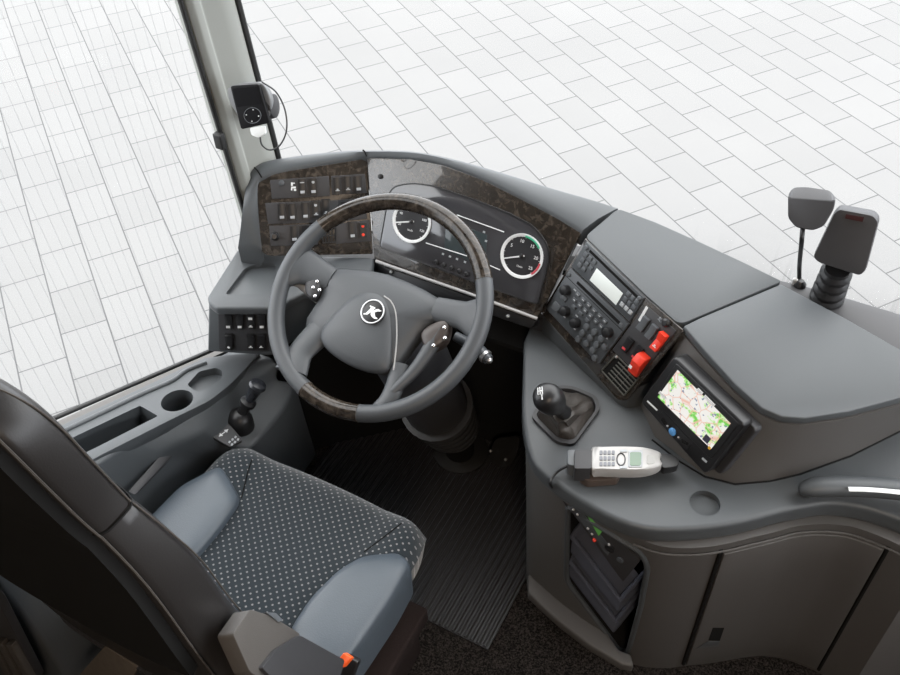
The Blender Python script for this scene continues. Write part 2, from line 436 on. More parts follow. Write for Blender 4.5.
# ------------------------------------------------------------------ dashboard
FAS = Frame((0, .2, .70), (1, .2, .70), (0, .31, .90))
LP = Frame((-.152, .21, .715), (-.383, .117, .70), (-.208, .305, .883))
LP = Frame((-.208, .305, .883), (-.386, .155, .86), (-.152, .21, .715))
LP = Frame(LP.pt(262, 254), LP.pt(373, 252), LP.pt(260, 184))
dash = thing('dashboard', 'curved grey dashboard with burl wood fascias wrapping around the steering wheel', 'dashboard', (0, .25, .70))
hood_in = [(LP, 262, 250), (LP, 260, 232), (LP, 258, 205), (LP, 258, 186), (LP, 262, 179), (LP, 276, 174), (LP, 310, 167), (LP, 345, 161.5), (FAS, 366.7, 158), (FAS, 410, 159), (FAS, 443, 165), (FAS, 483, 180), (FAS, 523, 200), (FAS, 556.7, 218), (FAS, 581, 233)]
hood_out = [(238, 248), (240, 233), (243, 207), (248, 177), (254, 168), (268, 161), (306, 155), (343, 151.5), (363, 151), (410, 152), (450, 159), (500, 172.5), (550, 188), (590, 199.5), (618, 208.5)]
dz = [.004, .004, .004, .006, .008, .01, .01, .01, .008, .006, .006, .006, .008, .012, .016]
HI = [f.pt(x, y) for f, x, y in hood_in]
HO = [Z(x, y, HI[i].z + dz[i]) for i, (x, y) in enumerate(hood_out)]
HOs, HIs = cr(HO, 4), cr(HI, 4)
def hood(a, b):
    L = []
    for o, i in zip(HOs[a:b], HIs[a:b]):
        d = (o - i)
        L.append([i - V((0, 0, .03)), i, i + V((0, 0, .005)) + d * .08, i + d * .45 + V((0, 0, .008)), o - d * .1 + V((0, 0, .003)), o, o - V((0, 0, .10))])
    return MB().loft(L)
hood(0, 33).build('hood', PL, dash, bevel=0, sharp=50)
hood(32, len(HOs)).build('hood', PL, dash, bevel=0, sharp=50)
for i in (32, 16):
    sm = MB(); o, q = HOs[i], HIs[i]; d = o - q
    sm.tube([q + V((0, 0, .004)), q + d * .1 + V((0, 0, .0055)), q + d * .45 + V((0, 0, .0085)), o - d * .1 + V((0, 0, .004)), o + V((0, 0, .001)), o - V((0, 0, .06))], .0016, 6)
    sm.build('seam', BLKM, dash)
# main fascia of lacquered burl wood
fpx = [(x, y) for f, x, y in hood_in[8:]] + [(541, 311), (535, 321), (460, 293), (385, 268), (374, 259)]
MB().fprism(FAS, fpx, -.02, .0).build('wood_fascia', WOOD, dash, bevel=.002)
# left fascia
lpx = rp([(256, 184), (276, 173), (367, 158.5), (373, 254), (266, 256), (258, 246)], [6, 6, 1, 2, 6, 6])
MB().fprism(LP, lpx, -.02, .0).build('wood_fascia', WOOD, dash, bevel=.002)
# instrument cluster
clpx = rp([(379.5, 247), (390, 187), (412, 183), (436, 186.5), (475.6, 200), (510, 213.5), (534, 226), (549, 246), (548, 266), (538, 303.5), (533, 303), (460, 277)], [4, 10, 8, 6, 4, 4, 8, 10, 6, 5, 4, 1])
clus = MB().fprism(FAS, clpx, -.01, .0035).build('instrument_cluster', GCLU, dash, bevel=.0015)
ol = [FAS.pt(x, y, .0035) for x, y in clpx]
MB().tube(ol, .0014, 6, closed=True).build('bezel', BLK, clus)
def gauge(cx, cy, r, needle, name):
    c = FAS.pt(cx, cy, .0036); g = MB()
    u, v = FAS.u, FAS.v
    MB().lathe(c, FAS.n, [(r, 0), (r, .0006)], 40).build(name, GFACE, clus)
    ringm = MB()
    ringm.lathe(c, FAS.n, [(r, 0), (r, .003), (r * .93, .003), (r * .86, .0008)], 48, cap0=False, cap1=False)
    ringm.build('gauge_ring', GRYP if False else WHT, clus)
    a = math.radians(needle); d = u * math.cos(a) + v * math.sin(a); w = FAS.n.cross(d)
    nd = MB(); nd.loft([[c + FAS.n * .002 + d * k - w * q, c + FAS.n * .002 + d * k + w * q, c + FAS.n * .003 + d * k + w * q, c + FAS.n * .003 + d * k - w * q] for k, q in ((-.006, .0016), (r * .86, .0012))])
    nd.build('needle', WHT, clus)
    MB().lathe(c, FAS.n, [(.0045, 0), (.0045, .004), (.003, .005)], 16).build('needle_cap', BLK, clus)
    tk = MB()
    for k in range(25):
        a = math.radians(225 - 270 * k / 24); d = u * math.cos(a) + v * math.sin(a); w = FAS.n.cross(d); L = .80 if k % 4 == 0 else .84
        tk.box(c + d * r * (L + .88) / 2 + FAS.n * .0012, d, w, FAS.n, r * (.88 - L), .0007, .0004)
    tk.build('tick_marks', WHT, clus)
    return c, r
def arc(c, r, a0, a1, m, nm, w=.004):
    P = [c + (FAS.u * math.cos(math.radians(a)) + FAS.v * math.sin(math.radians(a))) * r + FAS.n * .0034 for a in [a0 + (a1 - a0) * k / 10 for k in range(11)]]
    MB().tube(P, w / 2, 6, up=FAS.n, ry=.0006).build(nm, m, clus)
rg = (FAS.pt(501, 256) - FAS.pt(543.5, 256)).length / 2
ca, ra = gauge(412, 221.5, rg * .99, 198, 'speedometer')
cb, rb = gauge(522, 256, rg, 203, 'rev_counter')
arc(cb, rb * .9, 92, 38, GRN, 'green_band'); arc(cb, rb * .9, -5, -45, PINK, 'red_band')
for i, s_ in enumerate(('5', '10', '15', '20', '25')):
    a = math.radians(150 - 47 * i)
    text(s_, cb + (FAS.u * math.cos(a) + FAS.v * math.sin(a)) * rb * .66 + FAS.n * .0012, FAS.u, FAS.v, .0095, WHT, clus, 'numeral')
for i, s_ in enumerate(('20', '40', '60', '80', '100', '120')):
    a = math.radians(205 - 46 * i)
    text(s_, ca + (FAS.u * math.cos(a) + FAS.v * math.sin(a)) * ra * .66 + FAS.n * .0012, FAS.u, FAS.v, .0075, WHT, clus, 'numeral')
text('1/min', cb - FAS.v * rb * .48 + FAS.n * .0012, FAS.u, FAS.v, .006, WHT, clus, 'unit')
text('km/h', ca - FAS.v * ra * .42 + FAS.n * .0012, FAS.u, FAS.v, .006, WHT, clus, 'unit')
MB().fprism(FAS, [(446, 219), (487, 235), (485, 268), (444, 250)], .003, .0042).build('centre_display', GDSP, clus, bevel=.0005)
for a, b in (((457, 215), (504, 232)), ((426, 243), (467, 256)), ((484, 263), (500, 270))):
    P, Q = FAS.pt(*a, .0042), FAS.pt(*b, .0042)
    MB().tube([P, Q], .0011, 6).build('white_line', WHT, clus)
for x, y in ((443, 254), (450, 256.5), (457, 259), (465, 262), (484, 232), (486, 241)):
    MB().box(FAS.pt(x, y, .0044), FAS.u, FAS.v, FAS.n, .005, .004, .0004).build('warning_lamp', GRYP, clus)
for x, y in ((436.5, 262), (444, 265), (452, 268), (459.5, 271), (467, 274)):
    MB().lathe(FAS.pt(x, y, .003), FAS.n, [(.0052, 0), (.0052, .005), (.0035, .0065)], 14).build('button', BLK, clus)
MB().lathe(FAS.pt(380.5, 176.5, 0), FAS.n, [(.0055, 0), (.005, .003), (.003, .004)], 14).build('light_sensor', BLK, dash)
# trim line and dark lip below the fascia
P = cr([FAS.pt(376, 261, .004), FAS.pt(420, 276.5, .004), FAS.pt(470, 294, .004), FAS.pt(537, 318.5, .004)], 4)
MB().tube(P, .0035, 8).build('trim_strip', SILP, dash)
lowp = [(376, 263), (470, 297), (536, 321), (531, 329), (470, 308), (380, 276)]
MB().fprism(FAS, lowp, -.05, -.004).build('lower_lip', BLK, dash, bevel=.002)
for x, y in ((391, 272), (508, 316)): MB().sphere(FAS.pt(x, y, -.001), .004, 10).build('screw', SIL, dash)
# body of the dash below the fascias, added to seal light out of the footwell
bd = [(-.40, .02, .64), (-.41, .15, .64), (-.36, .235, .64), (-.2, .30, .64), (0, .345, .64), (.33, .36, .64), (.66, .40, .64), (.66, .25, .64), (.47, .125, .64), (.40, .16, .64), (.26, .225, .64), (-.15, .225, .64), (-.375, .13, .64)]
MB().prism(bd, (0, 0, .05)).build('body', PLD, dash)
MB().prism([(-.40, .1, .0), (-.15, .33, 0), (.3, .42, 0), (.3, .47, 0), (-.15, .40, 0), (-.42, .2, 0)], (0, 0, .66)).build('bulkhead', BLKM, dash)

MB().prism([(-.40, .20, .585), (-.30, .20, .585), (1.22, .20, .585), (1.22, .60, .585), (.5, .595, .585), (-.1, .455, .585), (-.40, .255, .585)], (0, 0, .012)).build('light_leak_shield', BLKM, dash)  # unseen dark sheet added to stop light leaking up before the windscreen
# --- left switch panel
def rocker(fr, cx, cy, du, dv, w, h, parent, sym=1, name='rocker_switch', m=None, msym=None, tall=.008):
    du, dv = V(du), V(dv); c = V((cx, cy))
    def q(a, b): e = c + du * a * w / 2 + dv * b * h / 2; return (e.x, e.y)
    mb = MB()
    px = [q(-1, -1), q(1, -1), q(1, 1), q(-1, 1)]
    mb.fprism(fr, px, -.004, .0015)
    a = [fr.pt(*q(x, y), .0015) for x, y in ((-.86, -.92), (.86, -.92), (.86, 0), (-.86, 0))]
    b = [fr.pt(*q(x, y), .0015) for x, y in ((-.86, 0), (.86, 0), (.86, .92), (-.86, .92))]
    n = fr.n
    # a rocking cap: high at the top edge, dipped in the middle
    A = a[0] + n * tall, a[1] + n * tall, a[2] + n * tall * .45, a[3] + n * tall * .45
    B = b[2] + n * tall * .75, b[3] + n * tall * .75
    mb.loft([[a[0], A[0], A[3], B[1], b[3]], [a[1], A[1], A[2], B[0], b[2]]])
    if sym:
        def cc(x, y, hh): return fr.pt(*q(x, y), 0) + n * hh
        for yy, hh, s_ in (((.55, tall * .70 + .0012, .34),) if sym == 1 else ((.55, tall * .70 + .0012, .34), (-.5, tall * .75 + .0016, .34))):
            o = cc(0, yy, hh); uu = (fr.pt(*q(1, 0)) - fr.pt(*q(-1, 0))) * .5; vv = (fr.pt(*q(0, -1)) - fr.pt(*q(0, 1))) * .5
            kind = random.randrange(3)
            if kind == 0:
                mb.loft([[o - uu * .5 - vv * .16, o + uu * .5 - vv * .16, o + uu * .5 + vv * .16, o - uu * .5 + vv * .16], [p + n * .0004 for p in (o - uu * .5 - vv * .16, o + uu * .5 - vv * .16, o + uu * .5 + vv * .16, o - uu * .5 + vv * .16)]], m=1)
            elif kind == 1:
                mb.box(o, uu, vv, n, uu.length * 1.0, vv.length * .12, .0006, m=1); mb.box(o + vv * .14, uu, vv, n, uu.length * .5, vv.length * .14, .0006, m=1)
            else:
                mb.cyl(o, n, uu.length * .36, .0004, 10, m=1)
    return mb.build(name, [m or BLK, msym or GRYP], parent, bevel=.0006, seg=2)
lsw = MB()
for q in ([(270, 180), (329, 176), (330, 196), (272, 199)], [(331, 176), (365, 174), (367, 193), (332, 195)], [(265, 203), (338, 200), (338, 222), (268, 224)],
          [(269, 226), (318, 224), (318, 245), (271, 246)], [(335, 224), (369, 220), (371, 241), (336, 244)], [(338, 200), (366, 198), (367, 219), (338, 222)]):
    lsw.fprism(LP, q, -.004, .002)
lsp = lsw.build('switch_panel', PLD, dash, bevel=.001)
du, dv = (1, -.06), (.05, 1)
for x, y, k in ((302.5, 187, 2), (313.5, 186.5, 2), (337.5, 185.5, 1), (348, 184.5, 1), (358.5, 184, 1), (282, 212, 1), (292.5, 212, 1), (305.5, 211, 1), (316, 209.5, 2), (326, 208, 1), (294.5, 234, 1), (352.5, 230.5, 1)):
    rocker(LP, x, y, du, dv, 9, 18, lsp, k)
rocker(LP, 363, 230, du, dv, 9, 16, lsp, 2, msym=RED)
rocker(LP, 345, 209, du, dv, 9, 17, lsp, 1); rocker(LP, 306, 233, du, dv, 9, 17, lsp, 1)
# rotary light switch
c = LP.pt(275, 236, .002)
MB().lathe(c, LP.n, [(.010, 0), (.010, .004), (.0075, .005), (.0068, .016), (.005, .018)], 18).build('rotary_switch', BLK, lsp)
MB().lathe(LP.pt(281.5, 183, .001), LP.n, [(.006, 0), (.006, .003), (.004, .004)], 14).build('indicator_lamp', DEV, lsp)
# seated-person symbol block next to the first rocker
sy = MB()
o = LP.pt(293.5, 187.5, .0026)
for a, b, w, h in ((0, .0, .010, .004), (-.003, .007, .004, .007), (.003, -.005, .005, .004), (.0, .009, .006, .002), (-.004, -.004, .003, .004)):
    sy.box(o + LP.u * a + LP.v * b, LP.u, LP.v, LP.n, w, h, .0006)
sy.build('pictogram', WHT, lsp)
# small air grille
gr = MB()
q0 = [(322, 223), (335, 222), (335, 242), (323, 243)]
for k in range(4):
    t = k / 3; a = V(q0[0]) * (1 - t) + V(q0[3]) * t; b = V(q0[1]) * (1 - t) + V(q0[2]) * t
    gr.tube([LP.pt(*a, .003), LP.pt(*b, .003)], .0013, 6)
for k in range(5):
    t = k / 4; a = V(q0[0]) * (1 - t) + V(q0[1]) * t; b = V(q0[3]) * (1 - t) + V(q0[2]) * t
    gr.tube([LP.pt(*a, .003), LP.pt(*b, .003)], .0013, 6)
gr.build('air_grille', BLK, lsp)

# --- left ledge with a shallow tray and the lower switch panel
zl = .700
led = [(238, 248), (262, 252), (300, 255), (374, 257), (372, 278), (340, 284), (306, 292), (290, 300), (276, 308), (216, 308), (208, 302), (207.5, 296)]
ledz = [.724, .70, .70, .712, .70, .70, .70, .70, .70, .70, .70, .70]
L3 = [Z(x, y, z) for (x, y), z in zip(led, ledz)]
lo = MB().prism([p + V((0, 0, -.022)) for p in L3], (0, 0, .022)).build('side_ledge', PL, dash, bevel=.006)
tp = rp([Z(*q, .702) for q in ((225, 294), (247, 266), (276, 263), (274, 293))], [.008, .02, .012, .01])
cut(lo, MB().prism([p - V((0, 0, .012)) for p in tp], (0, 0, .03)))
# face below the ledge
LF = Frame(Z(206, 352, .556), Z(275, 357, .556), Z(208, 303, .695))
fx = [(207.5, 300), (276, 307), (307, 292), (309, 335), (272, 357), (206.5, 352.5)]
A = [Z(207.5, 299, .694), Z(276, 307, .694), Z(307, 292, .694)]
B = [Z(206.5, 352.5, .556), Z(272, 357, .556), Z(304, 335, .556)]
bk = V((.03, .09, 0)); bk0 = V((.0, .12, 0))
MB().loft([[B[0], B[1], B[2], B[2] + bk0, B[0] + bk0], [A[0], A[1], A[2], A[2] + bk0, A[0] + bk0]]).build('side_pod', PL, dash, bevel=.008)
lo2 = MB().fprism(LF, rp([(218, 306.5), (268, 306.5), (269, 352), (219, 350)], 1.5), -.004, .0015).build('switch_panel', PLD, dash, bevel=.001)
for x, y, k in ((229, 320.5, 1), (240.5, 320.5, 1), (251.5, 320.5, 2), (262.5, 320.5, 1), (229.5, 341, 1), (251.5, 341, 1), (262, 341, 1)):
    rocker(LF, x, y, (1, .02), (.03, 1), 8.5, 16, lo2, k, msym=WHT)

# --- covers right of the wheel
c1 = [Z(585, 236.5, .871), Z(618, 208.5, .896), Z(655, 222, .885), Z(700, 242, .875), Z(745, 263, .866), Z(782, 281, .858), Z(684, 322.5, .842), Z(677, 322.5, .840), Z(646, 295, .850)]
MB().prism(rp([p - V((0, 0, .05)) for p in c1], [.012, .01, 0, 0, 0, .006, .006, .006, 0]), (0, 0, .05)).build('top_cover', PL, dash, bevel=.009)
skirt = [p + V((0, 0, -.05)) for p in c1]; ctr = sum(skirt, V((0, 0, 0))) / 9
MB().loft([[ctr + (p - ctr) * .97 - V((0, 0, .20)) for p in skirt], [ctr + (p - ctr) * .97 + V((0, 0, .01)) for p in skirt]]).build('body', PLD, dash)

# --- right fascia (angled)
RPo = Z(541, 312, .695)
RP = Frame(RPo, Z(620, 401, .655), Z(585, 239, .868))
rpx = rp([(585, 238), (646, 297), (677, 325), (684, 331), (626, 401), (617, 400), (541, 313)], [1, 0, 4, 3, 6, 4, 3])
rw = MB().fprism(RP, rpx, -.006, 0).build('wood_fascia', WOOD, dash, bevel=.002)
# switch block lower right
rsw = MB().fprism(RP, [(646, 305), (676, 331), (640, 376), (612, 350)], -.002, .002).build('switch_panel', PLD, dash, bevel=.001)
du2, dv2 = (.74, .67), (-.58, .81)
for x, y in ((644, 323.5), (652.5, 331.5)): rocker(RP, x, y, du2, dv2, 8.5, 16, rsw, 0, m=BTN)
for x, y in ((628.5, 344.5), (638, 353)): rocker(RP, x, y, du2, dv2, 8.5, 15.5, rsw, 1, msym=REDS)
rocker(RP, 661, 341, du2, dv2, 9.5, 21, rsw, 1, name='hazard_switch', m=RED, msym=WHT, tall=.014)['label'] = 'red hazard switch with white triangle'
def hx(x, y, a, b): return (x + du2[0] * a + dv2[0] * b, y + du2[1] * a + dv2[1] * b)
cvr = MB(); cx, cy = 641, 364
loops = []
for b, hh in ((-12, .004), (-10.5, .018), (-3, .022), (3, .016), (11, .010), (12, .001)):
    loops.append([RP.pt(*hx(cx, cy, -5.6, b), 0) + RP.n * .001, RP.pt(*hx(cx, cy, -5.6, b), 0) + RP.n * hh, RP.pt(*hx(cx, cy, 5.6, b), 0) + RP.n * hh, RP.pt(*hx(cx, cy, 5.6, b), 0) + RP.n * .001])
o = cvr.loft(loops).build('switch_guard', RED, rsw, bevel=.003); o['label'] = 'red flip-up switch guard'
MB().box(RP.pt(637, 365, .0) + RP.n * .0205, RP.u, RP.v, RP.n, .007, .006, .0006).build('pictogram', WHT, rsw)
MB().fprism(RP, [(638, 320), (646, 306), (648, 308), (640, 322)], .0, .003).build('paper_label', WHT, rsw)
MB().lathe(RP.pt(667, 322.5, .0), RP.n, [(.008, 0), (.008, .006), (.005, .009)], 14).build('lock_knob', BLK, rsw)
MB().fprism(RP, [(660, 317), (666, 325), (664, 327), (657.5, 319)], .0, .002).build('metal_clip', SIL, rsw)
# vent
vq = [(616, 355), (639, 378), (624, 395.5), (601.5, 370.5)]
vent = MB().fprism(RP, vq, -.001, .0015).build('air_vent', BLKM, dash)
vr = MB(); 
for k in range(7):
    t = k / 6; a = V(vq[0]) * (1 - t) + V(vq[3]) * t; b = V(vq[1]) * (1 - t) + V(vq[2]) * t
    # slats run along the panel
for k in range(7):
    t = k / 6; a = V(vq[0]) * (1 - t) + V(vq[3]) * t; b = V(vq[1]) * (1 - t) + V(vq[2]) * t
    a2 = a * .80 + b * .20 if 0 < k < 6 else a
    vr.tube([RP.pt(*a2, .003), RP.pt(*b, .003)], .0015, 6)
vr.tube([RP.pt(*vq[0], .003), RP.pt(*vq[3], .003)], .0016, 6); vr.tube([RP.pt(*vq[1], .003), RP.pt(*vq[2], .003)], .0016, 6)
for t in (.45, .72):
    a = V(vq[0]) * (1 - t) + V(vq[1]) * t; b = V(vq[3]) * (1 - t) + V(vq[2]) * t; vr.tube([RP.pt(*a, .001), RP.pt(*b, .001)], .0008, 6)
vr.build('slats', mat('vent_slat', (.06, .06, .05), .45), vent)
MB().sphere(RP.pt(616.5, 357, .004), .003, 8).build('vent_dial', SILP, vent)

# ------------------------------------------------------------------ radios in the angled fascia
def lerp2(q, s, t):
    a, b, c, d = [V(x) for x in q]; e = (a * (1 - s) + b * s) * (1 - t) + (d * (1 - s) + c * s) * t
    return (e.x, e.y)
def qbox(mb, q, s0, t0, s1, t1, h0, h1, m=0): return mb.fprism(RP, [lerp2(q, s0, t0), lerp2(q, s1, t0), lerp2(q, s1, t1), lerp2(q, s0, t1)], h0, h1, m=m)
U1 = [(586, 241.5), (644, 298), (629.5, 322), (571, 266.5)]
U2 = [(570, 268), (628.5, 324), (598.5, 364.5), (545.5, 308.5)]
rad = thing('car_radio', 'slim car radio with a pale lit display, upper unit in the angled wood fascia', 'radio', RP.pt(608, 282))
qbox(MB(), U1, .0, .0, 1, 1, -.01, .004).build('faceplate', DEV, rad, bevel=.0012)
qbox(MB(), U1, .29, .42, .74, .90, .003, .0048).build('display', LCD, rad, bevel=.0004)
qbox(MB(), U1, .10, .10, .93, .19, .003, .0044).build('disc_slot', BLKM, rad)
for s_ in (.08, .15, .22):
    for t_ in (.34, .55, .76):
        if s_ == .22 and t_ == .76: continue
        qbox(MB(), U1, s_ - .027, t_ - .07, s_ + .027, t_ + .07, .003, .0065).build('button', BTN, rad, bevel=.0006)
for s_ in (.80, .87, .94):
    for t_ in (.30, .52, .74):
        qbox(MB(), U1, s_ - .027, t_ - .07, s_ + .027, t_ + .07, .003, .0065).build('button', BTN if (t_ < .6) else GRYP, rad, bevel=.0006)
for s_, t_ in ((.045, .14), (.955, .12)):
    MB().lathe(RP.pt(*lerp2(U1, s_, t_), .004), RP.n, [(.0042, 0), (.0042, .003), (.003, .004)], 12).build('button', BTN, rad)
cc = thing('audio_control_unit', 'wide radio and tour-guide control unit with many round buttons below the slim radio', 'radio', RP.pt(586, 316))
qbox(MB(), U2, .0, .0, 1, 1, -.01, .005).build('faceplate', DEV, cc, bevel=.0014)
qbox(MB(), U2, .17, .085, .90, .145, .004, .0055).build('disc_slot', BLKM, cc)
qbox(MB(), U2, .0, .18, 1, .19, .004, .0054).build('panel_gap', BLKM, cc)
def knob(q, s_, t_, r, h, m=BLK, nm='knob', par=None):
    MB().lathe(RP.pt(*lerp2(q, s_, t_), 0) + RP.n * .004, RP.n, [(r, 0), (r, h * .5), (r * .9, h), (r * .6, h * 1.08)], 18).build(nm, m, par)
for s_, t_, r in ((.13, .36, .0105), (.27, .68, .0105), (.47, .70, .0105), (.88, .36, .0105)): knob(U2, s_, t_, r, .013, BLK, 'knob', cc)
for s_, t_ in ((.05, .09), (.95, .09)): knob(U2, s_, t_, .0045, .004, BTN, 'button', cc)
for i in range(6):
    for t_ in (.30, .43):
        s_ = .26 + i * .095
        qbox(MB(), U2, s_ - .030, t_ - .034, s_ + .030, t_ + .034, .004, .0075).build('button', BTN, cc, bevel=.0007)
for i in range(3):
    s_ = .30 + i * .12; qbox(MB(), U2, s_ - .030, .515, s_ + .030, .575, .004, .0075).build('button', BTN, cc, bevel=.0007)
qbox(MB(), U2, .05, .74, .16, .90, .004, .008).build('button', BTN, cc, bevel=.001)
qbox(MB(), U2, .08, .52, .17, .62, .004, .008).build('button', BTN, cc, bevel=.001)
for s_, t_ in ((.61, .60), (.61, .75), (.61, .90), (.73, .56), (.73, .70), (.73, .84), (.85, .56), (.85, .70), (.85, .84), (.95, .62), (.93, .92)):
    knob(U2, s_, t_, .0068, .006, BTN, 'button', cc)
pm = MB()
for i in range(6):
    s_ = .26 + i * .095
    for t_ in (.30, .43): pm.fprism(RP, [lerp2(U2, s_ - .015, t_ - .01), lerp2(U2, s_ + .015, t_ - .01), lerp2(U2, s_ + .015, t_ + .01), lerp2(U2, s_ - .015, t_ + .01)], .0072, .0079)
for s_, t_ in ((.13, .55), (.27, .83), (.47, .85), (.40, .63), (.88, .51), (.20, .27)): pm.fprism(RP, [lerp2(U2, s_ - .02, t_ - .012), lerp2(U2, s_ + .02, t_ - .012), lerp2(U2, s_ + .02, t_ + .012), lerp2(U2, s_ - .02, t_ + .012)], .0045, .0055)
pm.build('printed_marks', GRYP, cc)
# ------------------------------------------------------------------ steering wheel
WC = D(377.3, 304.3, 1.75)
e_ = math.radians(58)
WH = Frame(WC, WC + V((1, 0, 0)), WC + V((0, math.sin(e_), math.cos(e_))))
wheel = thing('steering_wheel', 'large grey leather steering wheel with burl wood rim sections and round emblem', 'steering wheel', WC)
RR, TR = .2115, .0168
def rim(a0, a1, nm, m, tr=TR):
    n = max(6, int(abs(a1 - a0) / 4))
    P = [WH.at(RR * math.cos(math.radians(a0 + (a1 - a0) * k / n)), RR * math.sin(math.radians(a0 + (a1 - a0) * k / n))) for k in range(n + 1)]
    return MB().tube(P, tr, 16, up=WH.n, ry=tr * 1.0).build(nm, m, wheel)
aw = []
for px in ((320, 224.5), (480, 279.5), (302, 390), (357.5, 413)):
    a, b = WH.loc(WH.pt(*px, .008)); aw.append(math.degrees(math.atan2(b, a)))
w0, w1, l0, l1 = aw
rim(w1, w0, 'wood_rim', WOODR); rim(l0, l1, 'wood_rim', WOODR)
rim(w0, l0 + 360, 'leather_rim', LEAW); rim(l1, w1, 'leather_rim', LEAW)
for a in aw:
    c = WH.at(RR * math.cos(math.radians(a)), RR * math.sin(math.radians(a))); d = (c - WC).normalized(); P = [c + (d * math.cos(t) + WH.n * math.sin(t)) * (TR + .0003) for t in [2 * PI * k / 16 for k in range(16)]]
    MB().tube(P, .0006, 5, closed=True).build('rim_seam', STI, wheel)
hub_px = [(316.5, 270), (330, 268.5), (347, 269), (370, 271), (389.4, 275), (408, 282), (425, 290), (440, 299), (450.6, 307.3), (451, 320), (440, 323), (432, 327), (422, 337), (414, 347), (404, 361), (396.5, 372.4), (382, 375), (361, 370), (347, 363), (336, 354), (324, 343), (313, 339), (305.8, 333), (307.6, 319), (316, 306), (321, 297), (323.6, 283)]
HB = Frame(WC - WH.n * .028, WC - WH.n * .028 + WH.u, WC - WH.n * .028 + WH.v)
hub = MB().dome(HB, hub_px, [(.86, -.045), (.97, -.02), (1.0, -.004), (.985, .007), (.93, .014), (.78, .021), (.5, .026), (.2, .027)]).build('hub', LEAW, wheel, sharp=60)
air_px = cr([(325, 337), (336, 319), (354, 301), (371.6, 294.5), (387.6, 299), (396, 315), (396.5, 340), (393, 371), (375, 374.5), (350, 366), (330, 351)], 4, True)
air = MB().dome(HB, air_px, [(1.0, .008), (1.0, .019), (.985, .023), (.93, .027), (.75, .032), (.4, .036), (.1, .037)]).build('airbag_cover', LEAW, wheel, sharp=60)
cl_ = [HB.pt(x, y, .0265) for x, y in cr([(384, 296), (391, 301.5), (395.5, 312), (396.8, 330), (396, 350), (393.5, 370)], 4)]
MB().tube(cl_, .0014, 6).build('chrome_line', SILP, wheel)
def spoke(pts, r, ry, hts, nm='spoke'):
    P = [WH.pt(x, y, h) for (x, y), h in zip(pts, hts)]
    n = len(P); P2 = cr(P, 5)
    def ex(a): 
        o = []
        for i in range(n - 1): o += [a[i] + (a[i + 1] - a[i]) * k / 5 for k in range(5)]
        return o + [a[-1]]
    return MB().tube(P2, ex(r), 16, up=WH.n, ry=ex(ry)).build(nm, LEAW, wheel, sharp=70)
spoke([(292, 264), (307, 268), (332, 280)], [.050, .036, .024], [.013, .012, .014], [0, -.008, -.018])
spoke([(291, 372), (301, 352), (322, 330)], [.036, .027, .030], [.013, .012, .014], [0, -.010, -.020])
spoke([(479, 318), (462, 315), (436, 309)], [.046, .027, .024], [.013, .012, .014], [0, -.008, -.018])
spoke([(377, 412), (391, 396), (401, 365)], [.016, .019, .018], [.010, .011, .013], [-.003, -.010, -.020])
spoke([(393, 392), (418, 366), (441, 330)], [.010, .013, .016], [.009, .010, .011], [-.008, -.012, -.014])
# thumb pods with silver buttons
for pp, bt in (([(312, 277), (321, 274), (325, 283), (323, 296), (316, 303), (309, 294)], ((317, 281.5), (313, 287.5), (319.5, 290), (315, 296))), ([(424, 336), (434, 327), (450, 322), (452, 332), (446, 346), (431, 354), (426, 347)], ((444.5, 327.5), (445, 338), (433.5, 345.5)))):
    pod = MB().dome(HB, cr(pp, 3, True), [(.9, -.01), (1.0, .008), (.96, .020), (.8, .024), (.3, .025)]).build('thumb_pod', PLD if pp[0][0] < 400 else mat('brown_pod', (.05, .04, .036), .4), wheel, sharp=60)
    for x, y in bt: MB().sphere(HB.pt(x, y, .0245), .0042, 10, ax=HB.n, k=.7).build('button', CHR, pod)
# emblem
em = HB.pt(373.2, 312, .036); eu = (HB.pt(395, 312, .036) - HB.pt(351, 312, .036)).normalized(); ev = HB.n.cross(eu)
emb = MB().lathe(em, HB.n, [(.0238, -.004), (.0238, .0022), (.0225, .003)], 36).build('emblem', BLK, wheel)
MB().tube([em + (eu * math.cos(2 * PI * k / 40) + ev * math.sin(2 * PI * k / 40)) * .0228 + HB.n * .0032 for k in range(40)], .0016, 8, closed=True, up=HB.n, ry=.0012).build('emblem_ring', SIL, emb)
km = MB()
def poly(pts): km.prism([em + eu * x * .021 + ev * y * .021 + HB.n * .0028 for x, y in pts], HB.n * .0012)
def kp(L): poly([((x - 398) / 205, -(y - 365) / 195) for x, y in L])
kp([(222, 418), (300, 424), (362, 380), (404, 345), (452, 299), (422, 283), (375, 268), (343, 252), (332, 270), (358, 292), (348, 315), (300, 362), (265, 396), (222, 398)])
kp([(380, 352), (432, 343), (470, 323), (512, 321), (546, 343), (578, 356), (540, 368), (500, 364), (450, 380), (402, 378)])
kp([(368, 366), (440, 356), (448, 420), (464, 462), (502, 482), (512, 505), (440, 496), (392, 460), (368, 420)])
km.build('emblem_letter', WHT, emb)
